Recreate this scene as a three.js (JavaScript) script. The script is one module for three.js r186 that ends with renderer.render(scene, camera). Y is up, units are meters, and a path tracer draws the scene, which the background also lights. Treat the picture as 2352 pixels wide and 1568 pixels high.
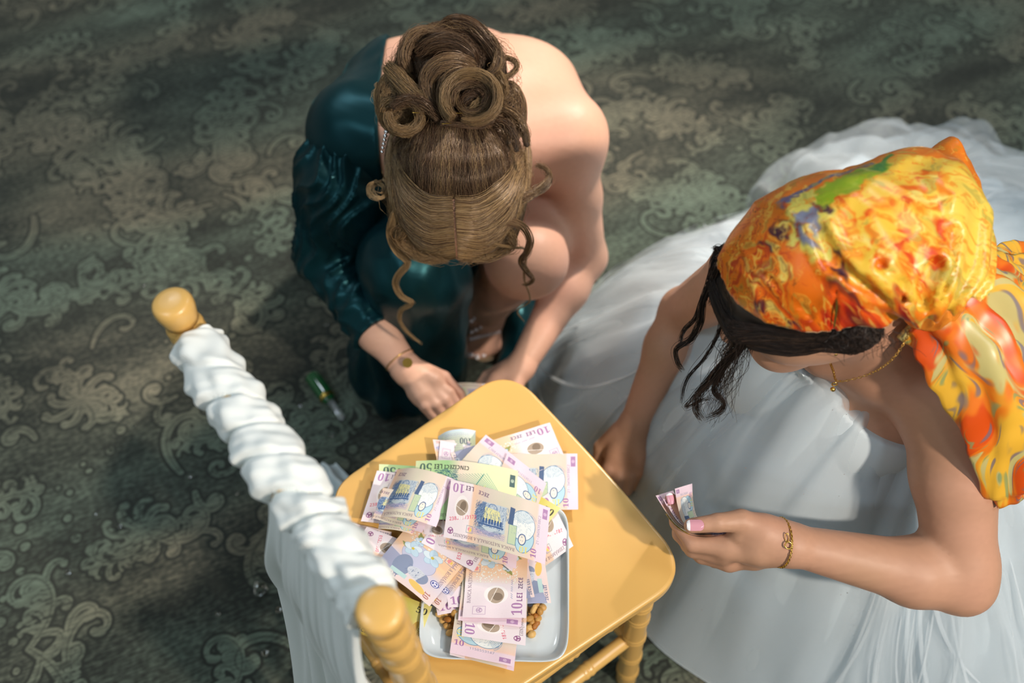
import * as THREE from 'three';
import { mergeGeometries, mergeVertices } from 'three/addons/utils/BufferGeometryUtils.js';
import { RoundedBoxGeometry } from 'three/addons/geometries/RoundedBoxGeometry.js';
import { RectAreaLightUniformsLib } from 'three/addons/lights/RectAreaLightUniformsLib.js';
import { createNoise2D, createNoise3D } from 'simplex-noise';

// ---------------------------------------------------------------- camera, lights, exposure
const scene = new THREE.Scene();
scene.background = new THREE.Color(0x000000);
const FOCAL = 2240, EYE = new THREE.Vector3(0, 1.665, 0), TILT = THREE.MathUtils.degToRad(53.6);
const camera = new THREE.PerspectiveCamera(2 * Math.atan(784 / FOCAL) * 180 / Math.PI, 2352 / 1568, 0.05, 40);
camera.position.copy(EYE);
camera.rotation.set(-TILT, 0, 0);
camera.focus = 1.2;
camera.userData.fStop = 2.6;
camera.updateMatrixWorld();
scene.add(camera);
const renderer = new THREE.WebGLRenderer({ antialias: true });
renderer.toneMapping = THREE.LinearToneMapping;
renderer.toneMappingExposure = 0.9;
renderer.shadowMap.enabled = true;
RectAreaLightUniformsLib.init();
const CEIL = 2.95;
const KEY_AT = new THREE.Vector3(1.72, 2.62, 1.06), KEY_TO = new THREE.Vector3(0.12, 0.45, -0.8);
const BACK_AT = new THREE.Vector3(1.25, 2.66, -2.5), BACK_TO = new THREE.Vector3(0.18, 0.45, -1.5);
const KEY_POWER = 27, BACK_POWER = 40, PANEL_POWER = 16;
const PANELS = [[-1.5, -2.3], [1.4, -2.3], [-1.5, 0.1], [1.5, -0.1], [-1.5, 2.2], [1.5, 2.2]];

// ---------------------------------------------------------------- helpers
let seedState = 12345;
function rnd() { seedState |= 0; seedState = seedState + 0x6D2B79F5 | 0; let t = Math.imul(seedState ^ seedState >>> 15, 1 | seedState); t = t + Math.imul(t ^ t >>> 7, 61 | t) ^ t; return ((t ^ t >>> 14) >>> 0) / 4294967296; }
const rr = (a, b) => a + (b - a) * rnd();
const n2 = createNoise2D(rnd), n3 = createNoise3D(rnd);
const V = (x, y, z) => new THREE.Vector3(x, y, z);
const lerp = (a, b, t) => a + (b - a) * t;
const clamp = (x, a = 0, b = 1) => Math.min(b, Math.max(a, x));
const smooth = (a, b, x) => { const t = clamp((x - a) / (b - a)); return t * t * (3 - 2 * t); };
const FW = V(0, -Math.sin(TILT), -Math.cos(TILT)), UPV = V(0, Math.cos(TILT), -Math.sin(TILT)), RT = V(1, 0, 0);
// a place in the room from where it shows in the photograph and how high above the floor it is
function P(px, py, h) {
  const r = FW.clone().addScaledVector(RT, (px - 1176) / FOCAL).addScaledVector(UPV, (784 - py) / FOCAL);
  return EYE.clone().addScaledVector(r, (h - EYE.y) / r.y);
}
// the same from its distance along the lens axis
function PD(px, py, d) {
  return EYE.clone().addScaledVector(FW, d).addScaledVector(RT, (px - 1176) / FOCAL * d).addScaledVector(UPV, (784 - py) / FOCAL * d);
}
const used = {};
function numbered(name) { const k = used[name] = (used[name] ?? -1) + 1; return k ? `${name}_${String(k).padStart(3, '0')}` : name; }
function place(o, name, parent) {
  o.name = parent ? name : numbered(name);
  o.castShadow = o.receiveShadow = true;
  (parent || scene).add(o);
  return o;
}
function mesh(name, geo, mat, parent) { return place(new THREE.Mesh(geo, mat), name, parent); }
function tag(o, label, category, group, kind) {
  if (label) o.userData.label = label;
  if (category) o.userData.category = category;
  if (group) o.userData.group = group;
  if (kind) o.userData.kind = kind;
  return o;
}
function thing(name, label, category, group) { const g = new THREE.Group(); g.name = numbered(name); scene.add(g); return tag(g, label, category, group); }
const std = (color, roughness = 0.6, extra = {}) => new THREE.MeshPhysicalMaterial({ color, roughness, ...extra });
function strip(g) { const o = new THREE.BufferGeometry(); const s = g.index ? g.toNonIndexed() : g; for (const k of ['position', 'normal', 'uv']) if (s.attributes[k]) o.setAttribute(k, s.attributes[k]); return o; }
const merge = (list) => mergeGeometries(list.map(strip));
function gridGeo(nu, nv, f, closeU = false) {   // f(u, v, out) fills out with a point
  const pos = [], uv = [], idx = [], q = V(0, 0, 0), w = nu + 1;
  for (let j = 0; j <= nv; j++) for (let i = 0; i <= nu; i++) { f(i / nu, j / nv, q); pos.push(q.x, q.y, q.z); uv.push(i / nu, j / nv); }
  for (let j = 0; j < nv; j++) for (let i = 0; i < nu; i++) { const a = j * w + i, b = a + 1, c = a + w, d = c + 1; idx.push(a, b, d, a, d, c); }
  const g = new THREE.BufferGeometry();
  g.setAttribute('position', new THREE.Float32BufferAttribute(pos, 3));
  g.setAttribute('uv', new THREE.Float32BufferAttribute(uv, 2));
  g.setIndex(idx); g.computeVertexNormals();
  if (closeU) { const n = g.attributes.normal; for (let j = 0; j <= nv; j++) { const a = j * w, b = a + nu; const s = V(n.getX(a) + n.getX(b), n.getY(a) + n.getY(b), n.getZ(a) + n.getZ(b)).normalize(); n.setXYZ(a, s.x, s.y, s.z); n.setXYZ(b, s.x, s.y, s.z); } }
  return g;
}
// swept tube with a radius that may change along and around it
function sweep(points, radius, nSeg, nSide, { flat = 1, twist = 0, cap = true, closed = false, upHint = null } = {}) {
  const curve = Array.isArray(points) ? new THREE.CatmullRomCurve3(points, closed, 'centripetal') : points;
  const T = [], N = [], B = [], C = [];
  let n = null;
  for (let i = 0; i <= nSeg; i++) {
    const t = i / nSeg; C.push(curve.getPoint(t)); const tg = curve.getTangent(t); T.push(tg);
    if (!n) { n = upHint ? upHint.clone() : (Math.abs(tg.y) < 0.9 ? V(0, 1, 0) : V(1, 0, 0)); }
    n = n.clone().addScaledVector(tg, -n.dot(tg)).normalize(); N.push(n); B.push(tg.clone().cross(n));
  }
  const R = typeof radius === 'function' ? radius : () => radius;
  return gridGeo(nSide, nSeg, (u, v, q) => {
    const i = Math.round(v * nSeg), a = u * Math.PI * 2 + twist * v, r = R(v, u, i);
    let e = 1; if (cap) { if (i === 0 || i === nSeg) e = 0; }
    q.copy(C[i]).addScaledVector(N[i], Math.cos(a) * r * e * flat).addScaledVector(B[i], Math.sin(a) * r * e);
  }, true);
}
function lathe(profile, seg = 24) { return new THREE.LatheGeometry(profile.map(([r, y]) => new THREE.Vector2(r, y)), seg); }
// a turned piece between two points: profile in (radius, 0..1 along)
function turned(a, b, prof, seg = 20) {
  const L = a.distanceTo(b), g = lathe(prof.map(([r, t]) => [r, t * L]), seg);
  g.applyQuaternion(new THREE.Quaternion().setFromUnitVectors(V(0, 1, 0), b.clone().sub(a).normalize()));
  g.translate(a.x, a.y, a.z); return g;
}
// ---- distance fields, meshed by surface nets
const cone = (a, b, ra, rb, k = 0.02) => ({ a, b, ra, rb, k, d: b.clone().sub(a), l: Math.max(1e-9, b.distanceToSquared(a)) });
const ball = (a, r, k = 0.02) => cone(a, a.clone().add(V(0, 1e-4, 0)), r, r, k);
function ell(c, ax, ay, az, rx, ry, rz, k = 0.02) { return { e: true, c, ax, ay, az, rx, ry, rz, k, a: c, b: c, ra: Math.max(rx, ry, rz), rb: Math.max(rx, ry, rz) }; }
function field(prims, post) {
  return (x, y, z) => {
    let d = 1e9;
    for (const p of prims) {
      let q;
      if (p.e) {
        const dx = x - p.c.x, dy = y - p.c.y, dz = z - p.c.z;
        const u = (dx * p.ax.x + dy * p.ax.y + dz * p.ax.z) / p.rx, v = (dx * p.ay.x + dy * p.ay.y + dz * p.ay.z) / p.ry, w = (dx * p.az.x + dy * p.az.y + dz * p.az.z) / p.rz;
        const k0 = Math.sqrt(u * u + v * v + w * w), k1 = Math.sqrt(u * u / (p.rx * p.rx) + v * v / (p.ry * p.ry) + w * w / (p.rz * p.rz));
        q = k1 > 1e-9 ? k0 * (k0 - 1) / k1 : -Math.min(p.rx, p.ry, p.rz);
      } else {
        const ax = x - p.a.x, ay = y - p.a.y, az = z - p.a.z;
        let t = (ax * p.d.x + ay * p.d.y + az * p.d.z) / p.l; t = t < 0 ? 0 : t > 1 ? 1 : t;
        const ux = ax - p.d.x * t, uy = ay - p.d.y * t, uz = az - p.d.z * t;
        q = Math.sqrt(ux * ux + uy * uy + uz * uz) - (p.ra + (p.rb - p.ra) * t);
      }
      if (p.neg) { const h = Math.max(p.k - Math.abs(d + q), 0) / p.k; d = Math.max(d, -q) + h * h * p.k * 0.25; }
      else { const h = Math.max(p.k - Math.abs(d - q), 0) / p.k; d = Math.min(d, q) - h * h * p.k * 0.25; }
    }
    return post ? post(d, x, y, z) : d;
  };
}
function boundsOf(prims, pad) {
  const b = new THREE.Box3();
  for (const p of prims) { if (p.neg) continue; for (const [c, r] of [[p.a, p.ra], [p.b, p.rb]]) { b.expandByPoint(c.clone().addScalar(r)); b.expandByPoint(c.clone().addScalar(-r)); } }
  return b.expandByScalar(pad);
}
function nets(f, box, cell) {
  const nx = Math.ceil((box.max.x - box.min.x) / cell) + 2, ny = Math.ceil((box.max.y - box.min.y) / cell) + 2, nz = Math.ceil((box.max.z - box.min.z) / cell) + 2;
  const F = new Float32Array(nx * ny * nz), o = box.min, S = 4, reach = cell * S * 1.9;
  for (let k0 = 0; k0 < nz; k0 += S) for (let j0 = 0; j0 < ny; j0 += S) for (let i0 = 0; i0 < nx; i0 += S) {
    const c = f(o.x + (i0 + 1.5) * cell, o.y + (j0 + 1.5) * cell, o.z + (k0 + 1.5) * cell), far = Math.abs(c) > reach + 0.012;
    for (let k = k0; k < Math.min(nz, k0 + S); k++) for (let j = j0; j < Math.min(ny, j0 + S); j++) for (let i = i0; i < Math.min(nx, i0 + S); i++)
      F[(k * ny + j) * nx + i] = far ? c : f(o.x + i * cell, o.y + j * cell, o.z + k * cell);
  }
  const id = new Int32Array(nx * ny * nz).fill(-1), pos = [], idx = [], sy = nx, sz = nx * ny;
  const cor = [0, 1, sy, sy + 1, sz, sz + 1, sz + sy, sz + sy + 1], ed = [[0, 1], [2, 3], [4, 5], [6, 7], [0, 2], [1, 3], [4, 6], [5, 7], [0, 4], [1, 5], [2, 6], [3, 7]];
  for (let k = 0; k < nz - 1; k++) for (let j = 0; j < ny - 1; j++) for (let i = 0; i < nx - 1; i++) {
    const b = k * sz + j * sy + i; let m = 0;
    for (let c = 0; c < 8; c++) if (F[b + cor[c]] < 0) m |= 1 << c;
    if (m === 0 || m === 255) continue;
    let x = 0, y = 0, z = 0, n = 0;
    for (const [p, q] of ed) {
      if (((m >> p) & 1) === ((m >> q) & 1)) continue;
      const fp = F[b + cor[p]], fq = F[b + cor[q]], t = fp / (fp - fq);
      x += lerp(p & 1, q & 1, t); y += lerp((p >> 1) & 1, (q >> 1) & 1, t); z += lerp(p >> 2, q >> 2, t); n++;
    }
    let X = o.x + (i + x / n) * cell, Y = o.y + (j + y / n) * cell, Z = o.z + (k + z / n) * cell;
    const e = cell * 0.4, d = f(X, Y, Z), gx = f(X + e, Y, Z) - d, gy = f(X, Y + e, Z) - d, gz = f(X, Y, Z + e) - d, g = Math.hypot(gx, gy, gz);
    if (g > 1e-9) { const s = clamp(d * e / g, -cell, cell) / g * 0.8; X -= gx * s; Y -= gy * s; Z -= gz * s; }
    id[b] = pos.length / 3; pos.push(X, Y, Z);
  }
  for (let k = 1; k < nz - 1; k++) for (let j = 1; j < ny - 1; j++) for (let i = 1; i < nx - 1; i++) {
    const b = k * sz + j * sy + i, s0 = F[b] < 0;
    const quad = (p, q, r, s) => { if (p < 0 || q < 0 || r < 0 || s < 0) return; if (s0) idx.push(p, q, r, p, r, s); else idx.push(p, r, q, p, s, r); };
    if (s0 !== F[b + 1] < 0) quad(id[b - sy - sz], id[b - sz], id[b], id[b - sy]);
    if (s0 !== F[b + sy] < 0) quad(id[b - 1 - sz], id[b - 1], id[b], id[b - sz]);
    if (s0 !== F[b + sz] < 0) quad(id[b - 1 - sy], id[b - sy], id[b], id[b - 1]);
  }
  const g = new THREE.BufferGeometry();
  g.setAttribute('position', new THREE.Float32BufferAttribute(pos, 3));
  g.setIndex(idx); g.computeVertexNormals();
  return g;
}
function colored(g, fn) {   // fn(x, y, z, out) -> out rgb
  const p = g.attributes.position, c = new Float32Array(p.count * 3), out = [0, 0, 0];
  for (let i = 0; i < p.count; i++) { fn(p.getX(i), p.getY(i), p.getZ(i), out, i); c[i * 3] = out[0]; c[i * 3 + 1] = out[1]; c[i * 3 + 2] = out[2]; }
  g.setAttribute('color', new THREE.BufferAttribute(c, 3)); return g;
}
function mergeIndexed(list) {   // keeps indices; position, normal, optional color
  return mergeGeometries(list);
}
const fbm = (x, y, o = 4) => { let s = 0, a = 0.5; for (let i = 0; i < o; i++) { s += a * n2(x, y); x *= 2.03; y *= 2.03; a *= 0.5; } return s; };
function canvasTex(w, h, draw, srgb = true) {
  const c = document.createElement('canvas'); c.width = w; c.height = h; draw(c.getContext('2d'), w, h);
  const t = new THREE.CanvasTexture(c); if (srgb) t.colorSpace = THREE.SRGBColorSpace; return t;
}
function dataTex(w, h, fn, srgb = true) {   // fn(x, y, out) -> 0..255
  const d = new Uint8Array(w * h * 4), o = [0, 0, 0, 255];
  for (let y = 0; y < h; y++) for (let x = 0; x < w; x++) { o[3] = 255; fn(x, y, o); const i = (y * w + x) * 4; for (let k = 0; k < 4; k++) d[i + k] = clamp(o[k], 0, 255); }
  const t = new THREE.DataTexture(d, w, h, THREE.RGBAFormat); t.magFilter = THREE.LinearFilter; t.minFilter = THREE.LinearFilter; t.wrapS = t.wrapT = THREE.RepeatWrapping;
  if (srgb) t.colorSpace = THREE.SRGBColorSpace; t.needsUpdate = true; return t;
}

// ---------------------------------------------------------------- the room
{
  const wallMat = std(0xd9d5cc, 0.9), ceilMat = std(0xe8e6e0, 0.92);
  const X = 3.4, Z0 = -4.2, Z1 = 3.6, th = 0.15;
  const S = (o) => { o.userData.kind = 'structure'; return o; };
  const box = (name, w, h, d, x, y, z, m) => S(mesh(name, new THREE.BoxGeometry(w, h, d).translate(x, y, z), m));
  box('wall_left', th, CEIL, Z1 - Z0, -X - th / 2, CEIL / 2, (Z0 + Z1) / 2, wallMat);
  box('wall_right', th, CEIL, Z1 - Z0, X + th / 2, CEIL / 2, (Z0 + Z1) / 2, wallMat);
  box('wall_back', 2 * X, CEIL, th, 0, CEIL / 2, Z0 - th / 2, wallMat);
  box('wall_front', 2 * X, CEIL, th, 0, CEIL / 2, Z1 + th / 2, wallMat);
  box('ceiling', 2 * X + 2 * th, th, Z1 - Z0 + 2 * th, 0, CEIL + th / 2, (Z0 + Z1) / 2, ceilMat);
  box('baseboard_back', 2 * X, 0.1, 0.02, 0, 0.05, Z0 + 0.01, ceilMat);
  // ceiling light panels
  const frame = std(0xf2f2f0, 0.5);
  const glow = new THREE.MeshStandardMaterial({ color: 0xffffff, emissive: 0xf2f8ff, emissiveIntensity: 0.9 });
  PANELS.forEach(([x, z], i) => {
    const t = thing('ceiling_light_panel', 'square white flush light panel in the ceiling above the carpet', 'ceiling light', 'flush light panels in the ceiling');
    t.position.set(x, CEIL, z);
    mesh('frame', new RoundedBoxGeometry(0.66, 0.03, 0.66, 2, 0.008).translate(0, -0.014, 0), frame, t);
    mesh('diffuser', new THREE.BoxGeometry(0.58, 0.006, 0.58).translate(0, -0.031, 0), glow, t);
    const l = new THREE.RectAreaLight(0xe4f3ff, PANEL_POWER, 0.58, 0.58);
    l.position.set(x, CEIL - 0.038, z); l.lookAt(x, 0, z); scene.add(l);
  });
  // spotlights hung from the ceiling: one over the photographer's shoulder, one beyond the two people
  const black = std(0x151515, 0.5);
  const spot = (AT, TO, power, cone, label) => {
    const t = thing('ceiling_spotlight', label, 'spotlight');
    const dir = TO.clone().sub(AT).normalize(), turn = new THREE.Quaternion().setFromUnitVectors(V(0, 1, 0), dir);
    const head = new THREE.Group(); head.name = 'head'; t.add(head); t.position.copy(AT);
    mesh('housing', lathe([[0, -0.2], [0.05, -0.2], [0.075, -0.17], [0.078, 0], [0.072, 0], [0.07, -0.15], [0, -0.16]], 28).applyQuaternion(turn), black, head);
    mesh('lamp_lens', lathe([[0, -0.004], [0.06, -0.004], [0.06, 0.004], [0, 0.008]], 28).applyQuaternion(turn).translate(-dir.x * 0.07, -dir.y * 0.07, -dir.z * 0.07), new THREE.MeshStandardMaterial({ color: 0xffffff, emissive: 0xffe9cf, emissiveIntensity: 3 }), head);
    mesh('stem', turned(dir.clone().multiplyScalar(-0.1), V(0, CEIL - AT.y, 0), [[0, 0], [0.01, 0], [0.01, 1], [0, 1]], 12), black, t);
    const key = new THREE.SpotLight(0xffeedd, power, 0, cone, 0.6, 2);
    key.position.copy(AT).addScaledVector(dir, 0.01); key.target.position.copy(TO); key.castShadow = true; key.shadow.radius = 3.4; key.shadow.mapSize.set(2048, 2048);
    scene.add(key); scene.add(key.target);
  };
  spot(KEY_AT, KEY_TO, KEY_POWER, 0.62, 'black ceiling spotlight on the chair side of the room, aimed at the seat');
  spot(BACK_AT, BACK_TO, BACK_POWER, 0.33, 'black ceiling spotlight beyond the two people, aimed at their backs');
}
// ---------------------------------------------------------------- carpet
{
  const N = 2048, SPAN = 3.2, X0 = -1.6, Z0 = -2.75, pm = N / SPAN;
  const M = new Float32Array(N * N), D = new Float32Array(N * N), I = new Float32Array(N * N);
  const stamp = (A, x, y, r, v) => {
    const R = Math.ceil(r + 1), cx = Math.floor(x), cy = Math.floor(y);
    for (let j = -R; j <= R; j++) for (let i = -R; i <= R; i++) {
      const dx = cx + i - x, dy = cy + j - y, d = Math.sqrt(dx * dx + dy * dy); if (d > r + 0.7) continue;
      const k = (((cy + j) % N + N) % N) * N + ((cx + i) % N + N) % N, w = v * clamp(r + 0.5 - d);
      if (w > A[k]) A[k] = w;
    }
  };
  const stroke = (pts, w) => {
    for (let i = 0; i < pts.length; i++) { const [x, y] = pts[i], t = i / (pts.length - 1), r = w(t); stamp(D, x, y, r + 3.6, 1); }
    for (let i = 0; i < pts.length; i++) { const [x, y] = pts[i], t = i / (pts.length - 1), r = w(t); stamp(M, x, y, r, 1); if (r > 3.5 && t < 0.9) stamp(I, x + r * 0.2, y, Math.max(0.9, r * 0.24), 1); }
  };
  // a stroke that starts straight and rolls up into a scroll
  const scroll = (x, y, a, len, curl, w0) => {
    const pts = [], n = Math.max(10, Math.ceil(len / 1.6)); let s = len / n;
    for (let i = 0; i <= n; i++) { pts.push([x, y]); const t = i / n; a += curl * (0.25 + 2.6 * t * t * t + 0.9 * t) / n; x += Math.cos(a) * s; y += Math.sin(a) * s; }
    stroke(pts, (t) => w0 * (0.35 + 0.65 * Math.sin(Math.PI * clamp(0.12 + t * 0.8))) * (t > 0.93 ? 1.7 : 1));
    return pts;
  };
  const acanthus = (x, y, a, len, side) => {
    const p = scroll(x, y, a, len, side * rr(3.4, 5.4), len * 0.036);
    for (let k = 1; k < 7; k++) {
      const i = Math.floor(p.length * k * 0.1), q = p[i], b = p[Math.min(p.length - 1, i + 2)], an = Math.atan2(b[1] - q[1], b[0] - q[0]);
      const sd = k % 2 ? 1 : -1;
      scroll(q[0], q[1], an + sd * rr(0.5, 0.9), len * rr(0.22, 0.42) * (1 - k * 0.06), sd * rr(2.2, 5), len * 0.03);
      if (k % 2) for (let f = 0; f < 3; f++) scroll(q[0], q[1], an - sd * (0.5 + f * 0.32), len * rr(0.12, 0.22), -sd * rr(0.8, 2), len * 0.02);
    }
  };
  for (let k = 0; k < 140; k++) {
    const gx = k % 12, gy = Math.floor(k / 12), x = (gx + 0.5 * (gy % 2) + rr(-0.3, 0.3)) * N / 12, y = (gy + rr(-0.3, 0.3)) * N / 11.6;
    const a = rr(0, 6.28), L = rr(140, 250);
    for (const s of [1, -1]) acanthus(x, y, a + s * rr(0.3, 1.2), L * rr(0.7, 1), s);
    if (rnd() < 0.6) { for (let q = 0; q < 9; q++) { const an = q / 9 * 6.28; scroll(x + Math.cos(an) * 9, y + Math.sin(an) * 9, an, rr(30, 52), 1.6, 6); } stamp(M, x, y, 9, 1); }
    for (let q = 0; q < 5; q++) { const an = a + 1.6 + q * 0.3; stamp(D, x + Math.cos(an) * (60 + q * 17), y + Math.sin(an) * (60 + q * 17), 10 - q, 1); stamp(M, x + Math.cos(an) * (60 + q * 17), y + Math.sin(an) * (60 + q * 17), 7 - q, 1); }
  }
  for (let k = 0; k < 420; k++) scroll(rr(0, N), rr(0, N), rr(0, 6.28), rr(60, 150), (rnd() < 0.5 ? -1 : 1) * rr(3.5, 7), rr(3.5, 6.5));
  const ca = Math.cos(0.42), sa = Math.sin(0.42);
  const tex = dataTex(N, N, (px, py, o) => {
    const i = py * N + px, x = px / pm, y = py / pm, u = x * ca - y * sa, v = x * sa + y * ca;
    const big = fbm(u * 0.9 + 3, v * 1.7 + 1, 3), hue = n2(u * 0.7 + 20, v * 2.2 + 7), wear = fbm(u * 2.2, v * 7, 3);
    const grain = n2(u * 26, v * 150), fleck = n2(px * 0.33, py * 0.33), fine = n2(u * 60 + 9, v * 60);
    let ground = 0.29 + 0.36 * big + 0.36 * wear + 0.2 * grain + 0.16 * fine;
    let m = M[i], d = D[i] * (1 - m);
    const keep = smooth(-0.75, 0.15, fine * 0.5 + wear + grain * 0.35 + 0.35);
    let l = clamp(ground, 0, 0.85);
    l = l * (1 - 0.92 * d * keep); l = lerp(l, 0.68 + 0.2 * big + 0.2 * grain + 0.1 * wear, m * keep * 0.95); l *= 1 - 0.42 * I[i] * keep;
    l = clamp(l + fleck * 0.07);
    const br = 0.5 * smooth(0.1, 0.7, hue), gr = smooth(-0.5, 0.5, -hue);
    o[0] = lerp(43, 140 + 14 * br - 16 * gr, l); o[1] = lerp(48, 142 - 4 * br + 1 * gr, l); o[2] = lerp(43, 121 - 4 * br + 5 * gr, l);
  });
  tex.repeat.set(1, 1);
  const bump = dataTex(512, 512, (x, y, o) => { const g = 128 + 70 * n2(x * 0.5, y * 0.5) + 50 * rr(-1, 1); o[0] = o[1] = o[2] = g; }, false); bump.repeat.set(14, 14);
  const mat = std(0xffffff, 0.93, { map: tex, bumpMap: bump, bumpScale: 0.0025, sheen: 0.25, sheenRoughness: 0.6, sheenColor: new THREE.Color(0.5, 0.55, 0.5) });
  const g = new THREE.BoxGeometry(7.1, 0.12, 8.1, 1, 1, 1).translate(0, -0.06, -0.3), p = g.attributes.position, uv = g.attributes.uv;
  for (let i = 0; i < p.count; i++) uv.setXY(i, (p.getX(i) - X0) / SPAN, (p.getZ(i) - Z0) / SPAN);
  const f = mesh('floor', g, mat); f.userData.kind = 'structure'; f.userData.label = 'dark green and brown carpet with worn scrolling damask leaves';
}

// ---------------------------------------------------------------- the gold chair
const CH = { o: V(0.117, 0, -0.689), u: V(0.804, 0, -0.5947), v: V(0.5947, 0, 0.804), seat: 0.440, wf: 0.418, wb: 0.371, dep: 0.388, top: 0.925 };
const CP = (a, b, h) => CH.o.clone().addScaledVector(CH.u, a).addScaledVector(CH.v, b).add(V(0, h, 0));   // a: towards the front, b: towards the near side
const gold = std(0xe5b768, 0.33, { clearcoat: 0.35, clearcoatRoughness: 0.25 });
{
  const c = thing('banquet_chair', 'golden yellow bamboo-style banquet chair with white cloth wound round its back', 'chair');
  // seat: a rounded slab, waisted where the back posts stand
  const pts = [];
  const hw = (a) => lerp(CH.wf / 2, CH.wb / 2, clamp(-a / CH.dep));
  const sh = new THREE.Shape(), rF = 0.062;
  const FR = [0, CH.wf / 2];
  sh.moveTo(-rF, -hw(-rF) + 0.001);
  sh.bezierCurveTo(-0.015, -CH.wf / 2 + 0.002, 0.004, -CH.wf / 2 + 0.03, 0.003, -CH.wf / 2 + 0.075);
  sh.quadraticCurveTo(0.008, 0, 0.003, CH.wf / 2 - 0.075);
  sh.bezierCurveTo(0.004, CH.wf / 2 - 0.03, -0.015, CH.wf / 2 - 0.002, -rF, hw(-rF) - 0.001);
  sh.lineTo(-0.285, hw(-0.285));
  sh.bezierCurveTo(-0.315, hw(-0.3) - 0.002, -0.325, hw(-0.3) - 0.014, -0.335, hw(-0.3) - 0.03);
  sh.bezierCurveTo(-0.35, hw(-0.3) - 0.05, -0.37, hw(-0.3) - 0.05, -0.388, hw(-0.3) - 0.05);
  sh.lineTo(-0.388, -hw(-0.3) + 0.05);
  sh.bezierCurveTo(-0.37, -hw(-0.3) + 0.05, -0.35, -hw(-0.3) + 0.05, -0.335, -hw(-0.3) + 0.03);
  sh.bezierCurveTo(-0.325, -hw(-0.3) + 0.014, -0.315, -hw(-0.3) + 0.002, -0.285, -hw(-0.285));
  sh.closePath();
  const g = new THREE.ExtrudeGeometry(sh, { depth: 0.012, bevelEnabled: true, bevelThickness: 0.005, bevelSize: 0.005, bevelOffset: -0.005, bevelSegments: 4, curveSegments: 18 });
  // local x -> u, y -> v, z -> up
  const M = new THREE.Matrix4().makeBasis(CH.u, CH.v, V(0, 1, 0)); M.setPosition(CH.o.x, CH.seat - 0.017, CH.o.z);
  const M2 = new THREE.Matrix4().makeBasis(CH.u, CH.v.clone().negate(), V(0, 1, 0)); M2.setPosition(CH.o.x, CH.seat - 0.017, CH.o.z);
  g.applyMatrix4(M2);
  mesh('seat', g, gold, c);
  // bamboo rods
  const bamboo = (a, b, r, rings) => {
    const prof = [[0, 0], [r * 0.92, 0], [r, 0.006]], w = 0.006 / a.distanceTo(b);
    for (const t of rings) prof.push([r, t - w * 1.6], [r * 1.06, t - w * 1.5], [r * 1.14, t - w * 0.75], [r * 1.03, t - w * 0.1], [r * 1.03, t + w * 0.1], [r * 1.14, t + w * 0.75], [r * 1.06, t + w * 1.5], [r, t + w * 1.6]);
    prof.push([r, 0.994], [r * 0.92, 1], [0, 1]);
    return turned(a, b, prof, 24);
  };
  const fl = [[-0.052, -1], [-0.052, 1]].map(([a, s]) => [CP(a, s * (CH.wf / 2 - 0.037), CH.seat - 0.012), CP(a + 0.012, s * (CH.wf / 2 - 0.028), 0), s]);
  for (const [t, b] of fl) mesh('leg', bamboo(b, t, 0.0165, [0.12, 0.3, 0.5, 0.68, 0.8, 0.91]), gold, c);
  const postX = (h) => -CH.dep + 0.006 - 0.034 * smooth(0.4, 0.95, h / 0.93) - (h < 0.44 ? 0.05 * (1 - h / 0.44) : 0);
  for (const s of [-1, 1]) {
    const b0 = CP(postX(0), s * 0.17, 0), b1 = CP(-CH.dep + 0.006, s * 0.172, CH.seat), b2 = CP(-CH.dep - 0.028, s * 0.191, CH.top - 0.02);
    mesh('leg', bamboo(b0, b1, 0.0165, [0.2, 0.45, 0.7, 0.92]), gold, c);
    const post = mesh('back_post', bamboo(b1, b2, 0.0172, [0.1, 0.28, 0.46, 0.62, 0.76, 0.86, 0.945]), gold, c);
    const d = b2.clone().sub(b1).normalize();
    const fin = lathe([[0, -0.012], [0.0172, -0.012], [0.0182, -0.004], [0.0196, 0.003], [0.0203, 0.008], [0.0203, 0.013], [0.0192, 0.0172], [0.0165, 0.0198], [0.0105, 0.0212], [0, 0.0218]], 32);
    fin.applyQuaternion(new THREE.Quaternion().setFromUnitVectors(V(0, 1, 0), d)); fin.translate(b2.x, b2.y, b2.z);
    mesh('finial', fin, gold, post);
  }
  // rails and stretchers
  const side = (s, h, r, ring) => mesh('stretcher', bamboo(CP(-0.052, s * (CH.wf / 2 - 0.036), h), CP(-CH.dep + 0.004, s * 0.172, h), r, ring), gold, c);
  for (const s of [-1, 1]) { mesh('apron_rail', bamboo(CP(-0.052, s * (CH.wf / 2 - 0.026), CH.seat - 0.021), CP(-CH.dep + 0.01, s * 0.172, CH.seat - 0.021), 0.0085, [0.3, 0.62]), gold, c); side(s, CH.seat - 0.078, 0.0125, [0.17, 0.38, 0.6, 0.8]); side(s, 0.2, 0.011, [0.25, 0.5, 0.75]); }
  for (const h of [CH.seat - 0.078, 0.2]) mesh('stretcher', bamboo(CP(-0.052, -CH.wf / 2 + 0.037, h), CP(-0.052, CH.wf / 2 - 0.037, h), 0.0115, [0.2, 0.4, 0.6, 0.8]), gold, c);
  mesh('apron_rail', bamboo(CP(-0.03, -CH.wf / 2 + 0.05, CH.seat - 0.022), CP(-0.03, CH.wf / 2 - 0.05, CH.seat - 0.022), 0.009, [0.3, 0.7]), gold, c);
  mesh('stretcher', bamboo(CP(-CH.dep + 0.006, -0.17, 0.25), CP(-CH.dep + 0.006, 0.17, 0.25), 0.011, [0.25, 0.5, 0.75]), gold, c);
  const back = (h) => -CH.dep + 0.006 - 0.034 * (h - CH.seat) / (CH.top - 0.02 - CH.seat), bw = (h) => lerp(0.172, 0.191, (h - CH.seat) / (CH.top - 0.02 - CH.seat));
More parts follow.
